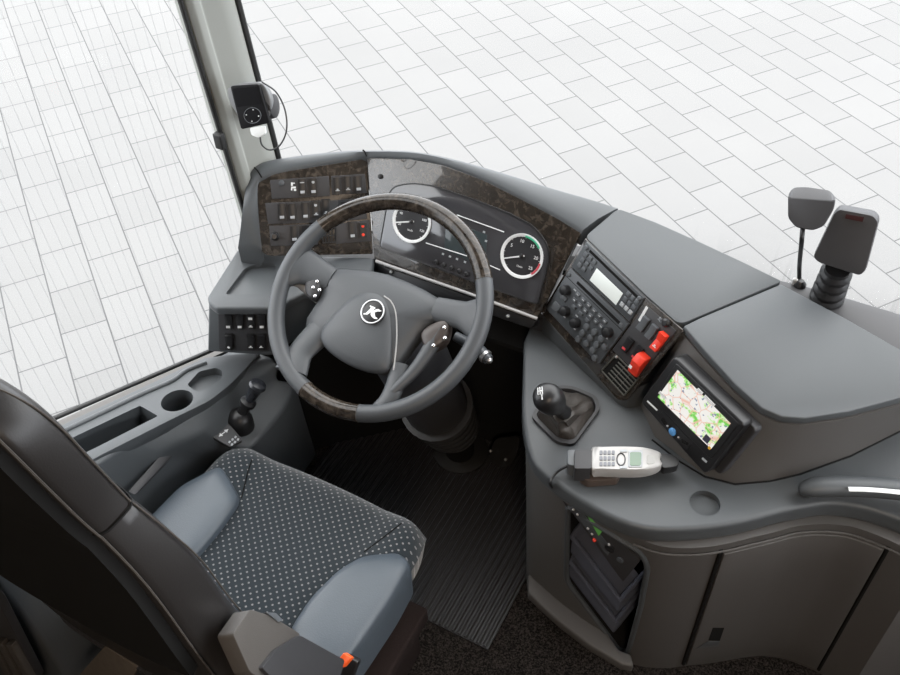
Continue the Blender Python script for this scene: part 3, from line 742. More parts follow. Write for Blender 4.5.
# ------------------------------------------------------------------ steering column
col = thing('steering_column', 'dark steering column with ribbed rubber gaiter below the wheel', 'steering column', (.0, .30, .0))
c0 = WC - WH.n * .06; c1_ = V((0.02, .155, .36)); c2 = V((.015, .235, .19)); c3 = V((.0, .30, .0))
MB().tube([c0, c0 * .6 + c1_ * .4, c1_], [.055, .08, .075], 20).build('shroud', PLD, col, sharp=60)
Pb = [c1_ + (c2 - c1_) * k / 24 for k in range(25)]
MB().tube(Pb, [.080 + .007 * math.cos(2 * PI * k / 5) - .0006 * k for k in range(25)], 24).build('gaiter', mat('gaiter_rubber', (.035, .036, .038), .4), col, sharp=70)
MB().tube([c2, c3], [.045, .038], 18).build('column_tube', BLKM, col)
MB().lathe((0, .30, 0), (0, 0, 1), [(.075, 0), (.075, .012), (.05, .022)], 24).build('floor_flange', RUB, col)
sk = [D(455, 336, 1.86), D(472, 345, 1.85), D(481, 352, 1.84), D(489, 360, 1.83)]
MB().tube(sk, [.010, .012, .013, .011], 14).build('indicator_stalk', DEV, col)
MB().tube([sk[3] + (sk[2] - sk[3]) * .6, sk[3] + (sk[2] - sk[3]) * .35], [.0142, .0142], 14).build('stalk_ring', SIL, col)
MB().sphere(sk[3], .0075, 12).build('stalk_button', SIL, col)
sk2 = [D(322, 302, 1.83), D(300, 282, 1.84), D(280, 278, 1.84)]
MB().tube(sk2, [.010, .012, .009], 14).build('wiper_stalk', SILP, col)
# ------------------------------------------------------------------ pedals
ped = thing('brake_pedal', 'black brake pedal plate with two bright bolts on the footwell floor', 'pedal', Z(500, 460, .0))
PF = Frame(Z(497, 463, .02), Z(515, 470, .03), Z(507, 440, .09))
MB().fprism(PF, rp([(487, 458), (495, 438), (520, 436), (517, 455), (509, 468), (497, 468)], 6), -.012, 0).build('pedal_plate', RUB, ped, bevel=.004)
for x, y in ((490.5, 451), (505.5, 459.5)): MB().sphere(PF.pt(x, y, .002), .0045, 10).build('bolt', SIL, ped)
MB().tube([PF.pt(505, 455, -.01), PF.pt(505, 455, -.01) + V((0, .03, -.015)), V((.14, .36, .012))], .012, 8).build('pedal_arm', BLKM, ped)

# ------------------------------------------------------------------ ribbed floor mat
fm = MB().abox((-.33, -.172, -.002), (.318, .42, .004))
x = -.325
while x < .315:
    q = [(x, -.170, .004), (x + .0035, -.170, .0085), (x + .0075, -.170, .0085), (x + .011, -.170, .004)]
    fm.prism(q, (0, .588, 0)); x += .0165
tag(fm.build('floor_mat', mat('mat_rubber', (.032, .032, .033), .36, bump=.1)), 'ribbed black rubber mat covering the driver footwell floor', 'floor mat')

# ------------------------------------------------------------------ centre console right of the driver
con = thing('centre_console', 'grey moulded centre console with storage pocket and cabinet door right of the driver', 'console', (.6, .05, 0))
ZT = .64; ZC = .60
wt_px = [(524, 340), (522.5, 385), (523, 422), (531.5, 457), (549, 477), (572, 494), (607, 515), (644, 528), (682, 529.5), (722, 525.5), (750, 520), (780, 512), (797, 508.5), (823, 504), (841, 504), (868, 508.5), (900, 519), (935, 536)]
wt = cr([Z(x, y, ZT) for x, y in wt_px], 3) + [V((1.22, .16, ZT)), V((1.22, .56, ZT)), V((.40, .50, ZT)), V((.20, .33, ZT))]
wk = MB().prism([p - V((0, 0, .042)) for p in wt], (0, 0, .042)).build('worktop', PL, con, bevel=.009, seg=4)
cut(wk, MB().cyl(Z(705, 503, ZT) - V((0, 0, .013)), (0, 0, 1), .0265, .05, 32))
# cabinet body
top_px = [(526, 380), (525, 425), (532, 461), (549, 485), (572, 501), (607, 524), (647, 542), (670, 547.5), (700, 547.5), (725, 544), (750, 538), (775, 532), (797, 526), (820, 524), (840, 525), (857, 528), (889, 540), (930, 561)]
bot3 = [V((.275, .20, 0)), V((.31, .06, 0)), V((.335, .008, 0)), Z(540, 602, 0), Z(560, 620, 0), Z(590, 642, 0), Z(625, 661, 0), Z(645, 667, 0), Z(668, 668, 0), Z(684, 666, 0), Z(705, 664, 0), Z(724, 661, 0), Z(740, 658, 0), Z(759, 656, 0), Z(772, 657, 0), Z(788, 660, 0), Z(815, 671, 0), Z(850, 690, 0)]
ct = [Z(x, y, ZC) for x, y in top_px]
fb, ft = cr(bot3, 3), cr(ct, 3)
i_dl, i_dr = 9 * 3, 16 * 3
body_b = fb + [V((1.2, .20, 0)), V((1.2, .55, 0)), V((.42, .5, 0))]; body_t = ft + [V((1.2, .20, ZC)), V((1.2, .55, ZC)), V((.42, .5, ZC))]
def at_h(a, b, z): return a + (b - a) * (z / ZC)
cab = MB().loft([[at_h(a, b, z) for a, b in zip(body_b, body_t)] for z in (0, .19, .38, ZC)]).build('cabinet_body', PLW, con, sharp=45)
# storage pocket carved into the corner that faces the driver
PK = Frame(Z(565, 578, .15), Z(632, 650, .06), Z(568, 502, .47))
pk_px = rp([(568, 506), (617, 537), (641, 551.5), (648, 566), (641, 605), (628, 652), (619, 650), (566, 580)], [3, 4, 8, 6, 4, 5, 6, 8])
def pocket_front(x, y):
    """point on the cabinet face seen at that place"""
    d = ray(x, y); best = None
    for i in range(len(fb) - 1):
        for (a, b, c) in ((fb[i], fb[i + 1], ft[i]), (fb[i + 1], ft[i + 1], ft[i])):
            n = (b - a).cross(c - a); dn = d.dot(n)
            if abs(dn) < 1e-9: continue
            t = (a - CAM).dot(n) / dn; q = CAM + d * t
            # inside test
            v0, v1, v2 = b - a, c - a, q - a
            d00, d01, d11, d20, d21 = v0.dot(v0), v0.dot(v1), v1.dot(v1), v2.dot(v0), v2.dot(v1); den = d00 * d11 - d01 * d01
            s_ = (d11 * d20 - d01 * d21) / den; w_ = (d00 * d21 - d01 * d20) / den
            if s_ >= -.02 and w_ >= -.02 and s_ + w_ <= 1.02 and (best is None or t < best[0]): best = (t, q)
    return best[1] if best else PK.pt(x, y)
PQ = [pocket_front(x, y) for x, y in pk_px]
inw = V((.10, .30, 0)).normalized()
cut(cab, MB().loft([[q - inw * .06 for q in PQ], [q + inw * .20 for q in PQ]]))
MB().tube(PQ, .006, 8, closed=True).build('pocket_rim', PL, con)
lin = [(sum(PQ, V((0, 0, 0))) / len(PQ)) + (q - sum(PQ, V((0, 0, 0))) / len(PQ)) * .985 for q in PQ]
MB().loft([[q + inw * .004 for q in lin], [q + inw * .195 for q in lin]], cap0=False, cap1=True).build('pocket_liner', BLKM, con)
# bottom lip under the pocket
lip = [(528, 575), (533, 571), (566, 578), (592, 610), (619, 650), (631, 654), (634, 666), (622, 664), (590, 645), (560, 622), (540, 604), (528, 592)]
L0 = [Z(x, y, .105) for x, y in lip]
MB().prism([p - V((0, 0, .03)) for p in L0], (0, 0, .03)).build('pocket_lip', PLW, con, bevel=.005)
# stepped holder rails in the pocket
for pts, z0, z1 in (([(568, 539), (578, 524), (586, 536), (617, 603), (632, 585)], .30, .30), ([(566, 563), (574, 549), (585, 575), (613, 624), (627, 604)], .20, .20)):
    P = []
    for i, (x, y) in enumerate(pts):
        P.append(pocket_front(x, y) + inw * (.012 if 0 < i < 4 else .03))
    P = [pocket_front(pts[1][0], pts[1][1]) + inw * .05, pocket_front(*pts[0]) + inw * .01, pocket_front(*pts[3]) + inw * .01, pocket_front(*pts[4]) + inw * .05]
    rl = MB(); loop_t = rp(P, .008)
    # an open tray: bottom plate and a raised rim
    rl.prism([p - V((0, 0, .055)) for p in loop_t], (0, 0, .006))
    rl.tube(loop_t, .0055, 8)
    for k in range(len(loop_t) - 1):
        a, b = loop_t[k], loop_t[k + 1]
        if (b - a).length < 1e-4: continue
        rl.loft([[a - V((0, 0, .055)), b - V((0, 0, .055)), b, a], [q + inw * .003 for q in (a - V((0, 0, .055)), b - V((0, 0, .055)), b, a)]])
    rl.build('holder_tray', mat('blue_black_plastic', (.085, .095, .125), .3), con)
# cabinet door: slightly proud of the body, dark gaps either side
def on_body(i, z, off):
    a = at_h(fb[i], ft[i], z); j0, j1 = max(i - 1, 0), min(i + 1, len(fb) - 1)
    t = (at_h(fb[j1], ft[j1], z) - at_h(fb[j0], ft[j0], z)); n = V((t.y, -t.x, 0)).normalized()
    return a + n * off
rows = []
for k in range(6):
    z = .022 + (.572 - .022) * k / 5
    f_ = [on_body(i, z, .007) for i in range(i_dl, i_dr + 1)]; b_ = [on_body(i, z, -.004) for i in range(i_dl, i_dr + 1)]
    rows.append(f_ + b_[::-1])
door = MB().loft(rows).build('door', PLW, con, bevel=.0018, sharp=50)
for i in (i_dl, i_dr):
    gp = MB()
    d = (on_body(i + 1, .3, 0) - on_body(i - 1, .3, 0)).normalized() * (-.0045 if i == i_dl else .0045)
    gp.tube([on_body(i, z, .002) + d for z in (.02, .2, .4, .58)], .0042, 6)
    gp.build('door_gap', BLKM, con)
gl = MB()
gl.tube([on_body(i, .579, .0035) for i in range(i_dl - 10, len(fb))], .0022, 6)
gl.build('door_edge_line', PLW, con)
lt = [pocket_front(x, y) for x, y in ((709, 637), (713.5, 624.5), (725, 624.5), (720.5, 637.5))]
nn = V((.1, -1, .1)).normalized()
MB().loft([[q + nn * .0065 for q in lt], [q + nn * .0088 for q in lt]]).build('latch_recess', BLKM, door)
lt2 = [pocket_front(x, y) for x, y in ((697, 645), (708.5, 638), (720.5, 638), (719, 643))]
MB().loft([[q + nn * .005 for q in lt2], [q + nn * .009 for q in lt2]]).build('latch', PL, door, bevel=.001)
# upper block that carries the navigation unit
top_b = [((684, 326), .842), ((700, 318), .844), ((781, 284), .856), ((845, 318), .842), ((905, 352), .830), ((950, 378), .825), ((952, 386), .80), ((900, 398), .802), ((850, 411), .802), ((805, 418), .803), ((782, 416.5), .804), ((762, 408), .808), ((735, 384), .816), ((706, 352), .830)]
T3 = [Z(x, y, z) for (x, y), z in top_b]
B3 = [V((.49, .135, ZT)), V((.52, .25, ZT)), V((.65, .42, ZT)), V((.78, .47, ZT)), V((.95, .5, ZT)), V((1.12, .5, ZT)), Z(955, 408, ZT), Z(900, 431, ZT), Z(850, 456, ZT), Z(800, 474, ZT), Z(770, 481, ZT), Z(735, 484, ZT), Z(705, 475, ZT), Z(655, 437, ZT)]
T3l = [p - V((0, 0, .02)) for p in T3]
def mid(k): return [a + (b - a) * k for a, b in zip(B3, T3l)]
MB().loft([[p - V((0, 0, .03)) for p in B3], mid(0), mid(.5), mid(1.0)]).build('upper_block', PLW, con, sharp=40)
cT = sum(T3, V((0, 0, 0))) / len(T3)
MB().loft([[cT + (p - cT) * .985 - V((0, 0, .017)) for p in T3], [cT + (p - cT) * 1.012 - V((0, 0, .013)) for p in T3], T3]).build('block_cover', PL, con, bevel=.007)
MB().tube([p + V((0, 0, .001)) for p in [Z(x, y, ZT) for x, y in ((652, 440), (680, 462), (705, 477), (735, 484.5), (770, 481.5), (800, 474.5), (850, 456.5), (900, 431.5), (950, 409))]], .0018, 6).build('seam', BLKM, con)
MB().tube([Z(x, y, .60) + V((0, 0, .02)) for x, y in ((622, 405), (650, 432), (680, 461))], .0015, 6).build('seam', BLKM, con)
# panel under the radio fascia down to the worktop
sk_ = [RP.pt(541, 313, -.004), RP.pt(617, 400, -.004), RP.pt(627, 401, -.004), RP.pt(684, 331, -.004), Z(690, 352, .84), Z(652, 432, .63)]
MB().prism([RP.pt(541, 314, -.005), RP.pt(617, 401, -.005), RP.pt(628, 401, -.005), RP.pt(640, 386, -.005), V((.60, .25, .72)), V((.30, .32, .72))], (0, 0, -.09)).build('fascia_base', PL, con, bevel=.003)
# ledge beyond the cover where the two mirror heads stand
lg = [Z(x, y, .80) for x, y in ((772, 278), (800, 284), (845, 297), (905, 315), (955, 332))] + [Z(955, 382, .80), Z(905, 357, .80), Z(845, 325, .80), Z(785, 292, .80)]
MB().prism([p - V((0, 0, .03)) for p in lg], (0, 0, .03)).build('rear_ledge', PLD, con, bevel=.004)
# grab handle
hp = cr([Z(799, 491, .662), Z(810, 487.5, .670), Z(835, 486, .675), Z(870, 487, .675), Z(905, 490.5, .675), Z(950, 497, .67)], 5)
nh = len(hp)
hdl = MB().tube(hp, [.006 + .0135 * min(1, (k / 7) ** .6) for k in range(nh)], 16, up=(0, 0, 1), ry=[.004 + .013 * min(1, (k / 7) ** .7) for k in range(nh)]).build('grab_handle', PL, con, sharp=70)
ws_ = cr([Z(848.5, 489, .6925), Z(870, 489.6, .6928), Z(903, 492.6, .6925), Z(948, 499, .6875)], 5)
MB().tube(ws_, .0047, 8, up=(0, 0, 1), ry=.0015).build('white_strip', STRIPW, hdl)
MB().tube([Z(806, 492, .643), Z(812, 489, .667)], .012, 12).build('handle_foot', PL, con)

# ------------------------------------------------------------------ navigation unit
NV = Frame(Z(641, 398, .705), Z(712, 471, .685), Z(672, 357, .815))
nav = thing('navigation_unit', 'black satellite navigation unit with a bright green road map on its screen', 'navigation screen', NV.pt(693, 415))
nf = [(674, 356), (745, 425), (705, 475), (640, 402)]
MB().fprism(NV, rp(nf, 5), -.028, 0).build('housing', BLK, nav, bevel=.005)
MB().fprism(NV, rp([(676, 363), (739, 424), (711, 460), (654, 401)], 3), -.002, .0012).build('bezel', BLK, nav, bevel=.001)
sc = [(677.5, 370), (730.5, 423.5), (711, 449), (657.5, 397)]
scr = MB().fprism(NV, sc, .0, .0018).build('screen', mapscreen(NV, None, None, None), nav)
DKP = mat('map_box', (.05, .05, .08), .4)
def nb(px, m, nm, h=.0026): return MB().fprism(NV, px, .001, h).build(nm, m, nav)
nb([(698, 388), (703, 393), (701, 395), (696, 390)], STRIPW, 'map_label'); nb([(705, 395), (715, 405), (713, 407), (703, 397)], STRIPW, 'map_label')
nb([(706, 434), (711, 439), (707, 444), (702, 439)], DKP, 'map_label')
nb([(660, 391), (667, 398), (665.5, 400), (658, 393)], STRIPW, 'map_label')
nb([(647.5, 400.5), (657.5, 410), (656.6, 411), (646.7, 401.5)], WHT, 'maker_mark', .002)
nb([(702.5, 457.5), (707, 461.5), (706, 463), (701.5, 459)], GRYP, 'model_mark', .002)
MB().lathe(NV.pt(673, 431.5, 0), NV.n, [(.0075, 0), (.0075, .003), (.005, .0045)], 18).build('round_button', BLU, nav)
for x, y in ((667.5, 426), (678.5, 437.5)): MB().sphere(NV.pt(x, y, .001), .0022, 8).build('indicator', SILP, nav)
for q in ([(662, 418), (666, 424), (664, 425), (661, 420)], [(681, 439), (687, 443), (686, 445), (682, 443)]): nb(q, BLKM, 'rocker_button', .003)
MB().fprism(NV, [(657, 414), (664, 412), (692, 443), (687, 450)], -.001, .0008).build('button_strip', BLK, nav)
nb([(709, 446), (711, 448), (709.5, 450), (707.5, 448)], mat('amber', (.8, .45, .03), .4), 'indicator')
# mounting cradle behind
MB().fprism(NV, rp([(679, 354), (757, 430), (720, 476), (646, 405)], 5), -.045, -.024).build('mount', PLD, nav, bevel=.004)

# ------------------------------------------------------------------ gear lever
gl_ = thing('gear_shifter', 'black gear lever knob on a folded leather boot in the console worktop', 'gear lever', Z(570, 415, ZT))
gpx = rp([(531, 416), (556, 441.5), (574, 444.5), (600.5, 408), (597, 396), (571, 385), (550, 386)], [5, 6, 6, 5, 6, 8, 6])
go = [Z(x, y, ZT + .008) for x, y in gpx]; cg = sum(go, V((0, 0, 0))) / len(go)
fr_ = MB().loft([[p - V((0, 0, .008)) for p in go], go, [cg + (p - cg) * .88 - V((0, 0, .000)) for p in go], [cg + (p - cg) * .84 - V((0, 0, .009)) for p in go]], cap1=False)
fr_.build('boot_frame', PLD, gl_, bevel=0, sharp=60)
kn = Z(547, 397, .765); kb = Z(563, 412, .700)
loops = []
nb_ = 40
for k in range(9):
    t = k / 8; ct_ = cg * (1 - t) + kb * t; L = []
    for i in range(nb_):
        a = 2 * PI * i / nb_; base_p = go[int(i * len(go) / nb_) % len(go)]
        d0 = (cg + (base_p - cg) * .86) - cg
        rr = d0 * (1 - t) ** 1.5 + V((math.cos(a), math.sin(a), 0)) * .0
        ang = math.atan2(d0.y, d0.x); rt = .021
        wr_ = 1 + .16 * math.sin(ang * 9 + t * 3) * math.sin(PI * t)
        r_k = (d0.length * (1 - t) ** 1.3 + rt * (1 - (1 - t) ** 1.3)) * wr_
        L.append(ct_ + V((math.cos(ang), math.sin(ang), 0)) * r_k + V((0, 0, -.006 + .010 * math.sin(t * 6.5) * (1 - t) + .004 * math.sin(ang * 5 + 1))))
    loops.append(L)
MB().loft(loops).build('boot', BOOT, gl_, sharp=75)
ax = (kn - kb).normalized()
MB().lathe(kb, ax, [(.015, -.005), (.013, .02), (.017, .03), (.024, .045), (.0275, .06), (.027, .075), (.023, .087), (.014, .094), (.004, .096)], 24).build('knob', BLK, gl_, sharp=70)
kf = (CAM - kn).normalized(); kt = kb + ax * .075
sn = (V((-.5, -.55, .65))).normalized()
# shift pattern on the knob's face
ku = ax.cross(sn).normalized(); kv = ax
ku = (RGT - ax * RGT.dot(ax)).normalized(); kv = ax.cross(ku); pc = kb + ax * .0968 - ku * .004
pu = ku; pat = MB()
for a, b, w, h in ((-.004, .004, .0012, .014), (0, .004, .0012, .014), (.004, .004, .0012, .014), (0, .004, .010, .0012), (.003, -.008, .0012, .010)):
    pat.box(pc + pu * a + kv * b, pu, kv, pu.cross(kv), w, h, .0022)
pat.build('shift_pattern', WHT, gl_)

# ------------------------------------------------------------------ telephone and cradle
PH = Frame(Z(569, 460, .682), Z(679, 460, .682), Z(569, 448, .682))
pu_, pv_ = PH.u, PH.v
crd = thing('phone_cradle', 'dark phone holder with brown foot on the console worktop under the silver phone', 'phone holder', Z(600, 468, ZT))
MB().fprism(PH, rp([(574.5, 449.5), (592, 449.5), (591.5, 468.5), (574.5, 468.5)], 2), -.028, .008).build('holder_block', PLD, crd, bevel=.003)
MB().fprism(PH, rp([(567.5, 450), (575.5, 449.5), (575, 466), (567.5, 464)], 2), -.030, .0).build('holder_wing', BTN, crd, bevel=.003)
MB().fprism(PH, rp([(592, 452), (662, 453), (665, 467), (592, 469)], 2), -.028, -.016).build('holder_back', PLD, crd, bevel=.003)
ft_ = [Z(x, y, .66) for x, y in rp([(577, 466), (622, 470), (618, 478.5), (588, 481), (580, 476)], 3)]
MB().prism([p - V((0, 0, .019)) for p in ft_], (0, 0, .019)).build('foot', mat('brown_foot', (.075, .055, .045), .5), crd, bevel=.004)
tip = [PH.pt(x, y, -.004) for x, y in rp([(659, 452.5), (672, 454), (679, 458), (679, 465), (672, 467), (662, 468.5)], 4)]
MB().loft([[p - PH.n * .018 for p in tip], tip]).build('holder_clip', BLK, crd, bevel=.005)
HLDK = mat('key_grey', (.16, .17, .19), .4)
ph = thing('mobile_phone', 'silver push-button mobile phone lying in the dark holder on the console', 'phone', PH.pt(625, 460))
pb = cr([(591.5, 449), (600, 447.3), (630, 447), (648, 448.5), (660.5, 453), (660, 459), (661.5, 465), (648, 470), (628, 471), (600, 470), (591.5, 468.5)], 3, True)
PB = [PH.pt(x, y, .006) for x, y in pb]; cpb = sum(PB, V((0, 0, 0))) / len(PB)
MB().loft([[cpb + (p - cpb) * .95 - PH.n * .021 for p in PB], [p - PH.n * .014 for p in PB], PB, [cpb + (p - cpb) * .94 + PH.n * .003 for p in PB]]).build('phone_body', SILP, ph, sharp=60)
MB().fprism(PH, rp([(628.5, 450.5), (643, 450), (642.5, 467), (628, 467)], 2), .008, .0105).build('display_frame', GRYP, ph, bevel=.0008)
MB().fprism(PH, rp([(630, 452), (641.5, 452), (641, 465.5), (630, 465.5)], 2), .010, .0112).build('display', SCRG, ph)
for r in range(3):
    for k in range(4):
        x, y = 601 + k * 4.1, 452.3 + r * 5.7
        MB().fprism(PH, rp([(x - 1.5, y - 1.9), (x + 1.5, y - 1.9), (x + 1.5, y + 1.9), (x - 1.5, y + 1.9)], .8), .008, .0106).build('key', HLDK, ph)
nk = [PH.pt(621 + 4.2 * math.cos(t), 459.3 + 6 * math.sin(t), .0100) for t in [2 * PI * k / 20 for k in range(20)]]
MB().tube(nk, .0011, 6, closed=True).build('menu_key', PLD, ph)
for y in (450.5, 467): MB().fprism(PH, [(620, y - 1.2), (627, y - 1.2), (627, y + 1.2), (620, y + 1.2)], .008, .0106).build('key', GRYP, ph)
MB().fprism(PH, rp([(647, 454.5), (655, 455.5), (655, 463.5), (647, 464)], 2), .008, .0098).build('earpiece', mat('earpiece', (.33, .33, .32), .4), ph)
cd = cr([PH.pt(575, 464.5, -.012), PH.pt(566, 466.5, -.012), Z(556, 473, ZT + .008), Z(550, 482, ZT + .004), Z(552.5, 488, .612), Z(560, 495, .585), pocket_front(574, 511) - inw * .006], 6)
MB().tube(cd, .0026, 8).build('cord', BLK, crd)

# ------------------------------------------------------------------ tachograph unit in the pocket
def along(x, y, k): return pocket_front(x, y) + inw * k
_q = [pocket_front(571, 512), pocket_front(623, 582), pocket_front(640, 561)]
_n = V((-.25, -.95, .15)).normalized(); tQ = [_q[0] + _n * .012, _q[1] + _n * .022, _q[2] + _n * .006, None]
tQ[3] = tQ[0] + (tQ[2] - tQ[1])
TGf = Frame(tQ[0], tQ[1], tQ[3])
tg = thing('tachograph', 'slim black recorder with a green display leaning in the console storage pocket', 'recorder', TGf.pt(604, 541))
MB().fprism(TGf, rp([(569.5, 509), (623, 582), (640, 561), (580, 502.5)], 1.5), -.05, 0).build('case', PLD, tg, bevel=.0025)
MB().fprism(TGf, [(583, 508), (588.5, 511.5), (604, 529.5), (598.5, 536)], -.002, .0012).build('display', SCRGL, tg)
MB().fprism(TGf, [(571, 508.5), (576, 504.5), (612, 549), (607.5, 556)], -.002, .0006).build('face_strip', DEV, tg)
for x, y in ((573.5, 509.5), (577.5, 514.5), (588, 528.5), (592, 534), (609, 544.5), (609, 551)): MB().sphere(TGf.pt(x, y, .0012), .0026, 10).build('button', SILP, tg)
MB().sphere(TGf.pt(594.5, 540, .0012), .0040, 10).build('button', RED, tg)
MB().lathe(TGf.pt(610, 548, 0), TGf.n, [(.0095, 0), (.0095, .003), (.007, .004)], 16).build('round_key', BLK, tg)
MB().lathe(TGf.pt(620.5, 559.5, 0), TGf.n, [(.007, 0), (.007, .003), (.005, .004)], 16).build('round_key', DEV, tg)

# ------------------------------------------------------------------ mirror heads at the windscreen edge
def head(px, y0, th, m, tilt):
    fr = Frame(Yp(*px[0], y0), Yp(*px[1], y0), Yp(*px[-1], y0 - tilt))
    return fr
FA = Frame(Yp(789, 225, .33), Yp(832, 228, .33), Yp(789, 190, .36))
m1 = thing('stalk_mirror', 'small rounded grey mirror head on a thin stalk at the windscreen edge', 'mirror', Z(799.5, 284, .80))
a_px = rp([(788, 195), (793, 187.5), (806, 187), (830, 190.5), (836, 198), (834, 209), (824, 226), (813, 230.5), (796, 227.5), (788, 218)], 4)
def face(px, ytop, k): return [(x, y if y > ytop + 6 else ytop + (y - ytop) * .15 + k) for x, y in px]
cA = sum((V(p) for p in a_px), V((0, 0))) / len(a_px)
MB().loft([[FA.pt(*(cA + (V(p) - cA) * .93), -.034) for p in a_px], [FA.pt(x, y, -.026) for x, y in a_px], [FA.pt(x, max(y, 197 + (x - 790) * .07), 0) for x, y in a_px], [FA.pt(*(cA + (V((x, max(y, 198.5 + (x - 790) * .07))) - cA) * .96), .002) for x, y in a_px]]).build('mirror_housing', PLD, m1, bevel=0, sharp=40)
MB().tube(cr([FA.pt(803, 224, -.012), FA.pt(801.5, 243, -.012), Z(799.5, 265, .845), Z(799.3, 286, .795)], 5), .0042, 10).build('stalk', BLK, m1)
MB().lathe(Z(799.3, 286, .798), (0, 0, 1), [(.012, 0), (.012, .006), (.006, .014)], 16).build('stalk_foot', BLK, m1)
MB().lathe(Z(794, 284, .800), (0, 0, 1), [(.005, 0), (.005, .012), (.003, .014)], 12).build('stalk_clip', SILP, m1)
FB = Frame(Yp(815, 260, .36), Yp(862, 273, .36), Yp(836, 210, .395))
m2 = thing('bellows_mirror', 'square grey mirror head on a ribbed black bellows beside the thin stalk', 'mirror', Z(829, 296, .80))
b_px = rp([(812.5, 257), (834, 212), (839, 207.5), (874, 214), (879.5, 220), (866, 271), (860, 276), (818, 262.5)], 3.5)
MB().dome(FB, b_px, [(.90, -.040), (.98, -.032), (1.0, -.016), (.985, .0), (.955, .005), (.6, .0065)]).build('mirror_housing', PLD, m2, sharp=50)
MB().fprism(FB, [(846, 214.5), (864, 217.5), (862.5, 222), (845, 218.5)], .0055, .0085).build('sensor_window', mat('dark_red_window', (.05, .02, .02), .2), m2)
bp0, bp1 = FB.pt(838, 268, -.02), Z(826.5, 298, .80)
n_ = 28
MB().tube([bp0 + (bp1 - bp0) * k / n_ for k in range(n_ + 1)], [.023 + .004 * k / n_ + (.0045 if k % 7 in (4, 5, 6) else -.001) for k in range(n_ + 1)], 20).build('bellows', BLK, m2, sharp=70)
# ------------------------------------------------------------------ music player on the pillar
MPo = V((-.355, .15, 1.01))
md_ = (CAM - D(252, 108, 1.75)).normalized()
base_q = cs[1][5] + (cs[2][5] - cs[1][5]) * .38
dd = 1.72
MF = Frame(D(240, 124, dd), D(270, 124, dd - .014), D(230, 86, dd - .02))
hold = thing('player_holder', 'round clip-on player holder with clear cradle fixed to the windscreen pillar', 'holder', D(252, 105, dd + .03))
MB().fprism(MF, rp([(226, 88), (240, 83), (262, 82), (268, 92), (272, 104), (269, 118), (240, 120), (229, 103)], 5), -.030, -.012).build('cradle', mat('cradle_grey', (.15, .155, .16), .35), hold, bevel=.004)
MB().lathe(MF.pt(268, 106, -.034), MF.u, [(.022, 0), (.024, .006), (.022, .014), (.012, .018)], 20).build('dial', PLD, hold)
pq = base_q; bc = MF.pt(247, 105, -.03)
hit = cs[1][5] * .60 + cs[2][5] * .40
MB().tube([bc, (bc + hit) / 2, hit], [.014, .012, .018], 12).build('arm', PLD, hold)
HLD = mat('holder_grey', (.16, .165, .17), .35)
PLY = mat('player_black', (.006, .006, .007), .5, spec=.15)
mp = thing('music_player', 'small black music player with round click wheel clipped to the windscreen pillar', 'music player', MF.pt(249, 108))
MB().fprism(MF, rp([(230, 86), (258.5, 84), (269.5, 123), (241, 129.5)], 2.5), -.010, 0).build('player_body', PLY, mp, bevel=.003)
MB().fprism(MF, rp([(232.5, 88.5), (257, 86.5), (261.5, 104), (237, 107)], 1), -.001, .0006).build('display', mat('player_display', (.005, .005, .006), .5, spec=.1), mp)
cw = MF.pt(252.5, 115.5, .0008); cwv = [MF.pt(252.5 + 8.5 * math.cos(t), 115.5 + 7.8 * math.sin(t), .0008) for t in [2 * PI * k / 24 for k in range(24)]]
MB().tube(cwv, .0006, 5, closed=True).build('click_wheel', BTN, mp)
for k in range(4):
    t = PI / 2 * k + .1; MB().sphere(MF.pt(252.5 + 6.2 * math.cos(t), 115.5 + 5.8 * math.sin(t), .0008), .0012, 6).build('wheel_mark', WHT, mp)
MB().fprism(MF, rp([(249.5, 128), (264.5, 125.5), (265.5, 134), (258, 138), (251, 135)], 2), -.008, -.001).build('connector', STRIPW, mp, bevel=.002)
cb_ = cr([MF.pt(260, 136, -.004), MF.pt(262, 145, -.004), MF.pt(270, 150, -.002), MF.pt(280, 145, 0), MF.pt(286.5, 130, 0), MF.pt(285, 110, 0), MF.pt(276, 92, -.004), MF.pt(262, 82, -.012)], 6)
MB().tube(cb_, .0016, 8).build('lead', BLK, mp)

# ------------------------------------------------------------------ side console left of the seat
sc_ = thing('side_console', 'grey side console with cup holder and open bins under the driver window', 'console', (-.40, -.30, 0))
sec = []
# (y along the cab) : outer sill, inner top edge, side, platform, lower edge, floor
OUT = [Z(75, 418, .645), Z(140, 387, .600), Z(205, 358, .552)]
st_ = [
    dict(o=sw(-.70, .72, -.004), t=V((-.345, -.72, .72)), a=V((-.335, -.72, .60)), b=V((-.33, -.72, .42)), c=V((-.33, -.72, .30)), f=V((-.33, -.72, .0))),
    dict(o=sw(-.36, .672, -.004), t=Z(101, 456, .652), a=Z(110, 474, .58), b=V((-.325, -.43, .42)), c=V((-.32, -.43, .30)), f=V((-.32, -.43, .0))),
    dict(o=sw(-.20, .615, -.004), t=Z(150, 431, .605), a=Z(160, 452, .545), b=V((-.315, -.27, .42)), c=V((-.30, -.26, .33)), f=V((-.30, -.26, .0))),
    dict(o=sw(-.11, .585, -.004), t=Z(208, 402, .573), a=Z(215, 424, .52), b=Z(222, 445, .465), c=Z(250, 450, .44), f=V((-.31, -.16, .0))),
    dict(o=sw(-.01, .552, -.004), t=Z(245, 362, .548), a=Z(243, 385, .51), b=Z(253, 405, .465), c=Z(284, 410, .44), f=V((-.34, .02, .0))),
    dict(o=sw(.08, .53, -.004), t=Z(272, 352, .53), a=Z(280, 362, .50), b=Z(278, 378, .465), c=Z(296, 382, .44), f=V((-.35, .12, .0)))]
L = []
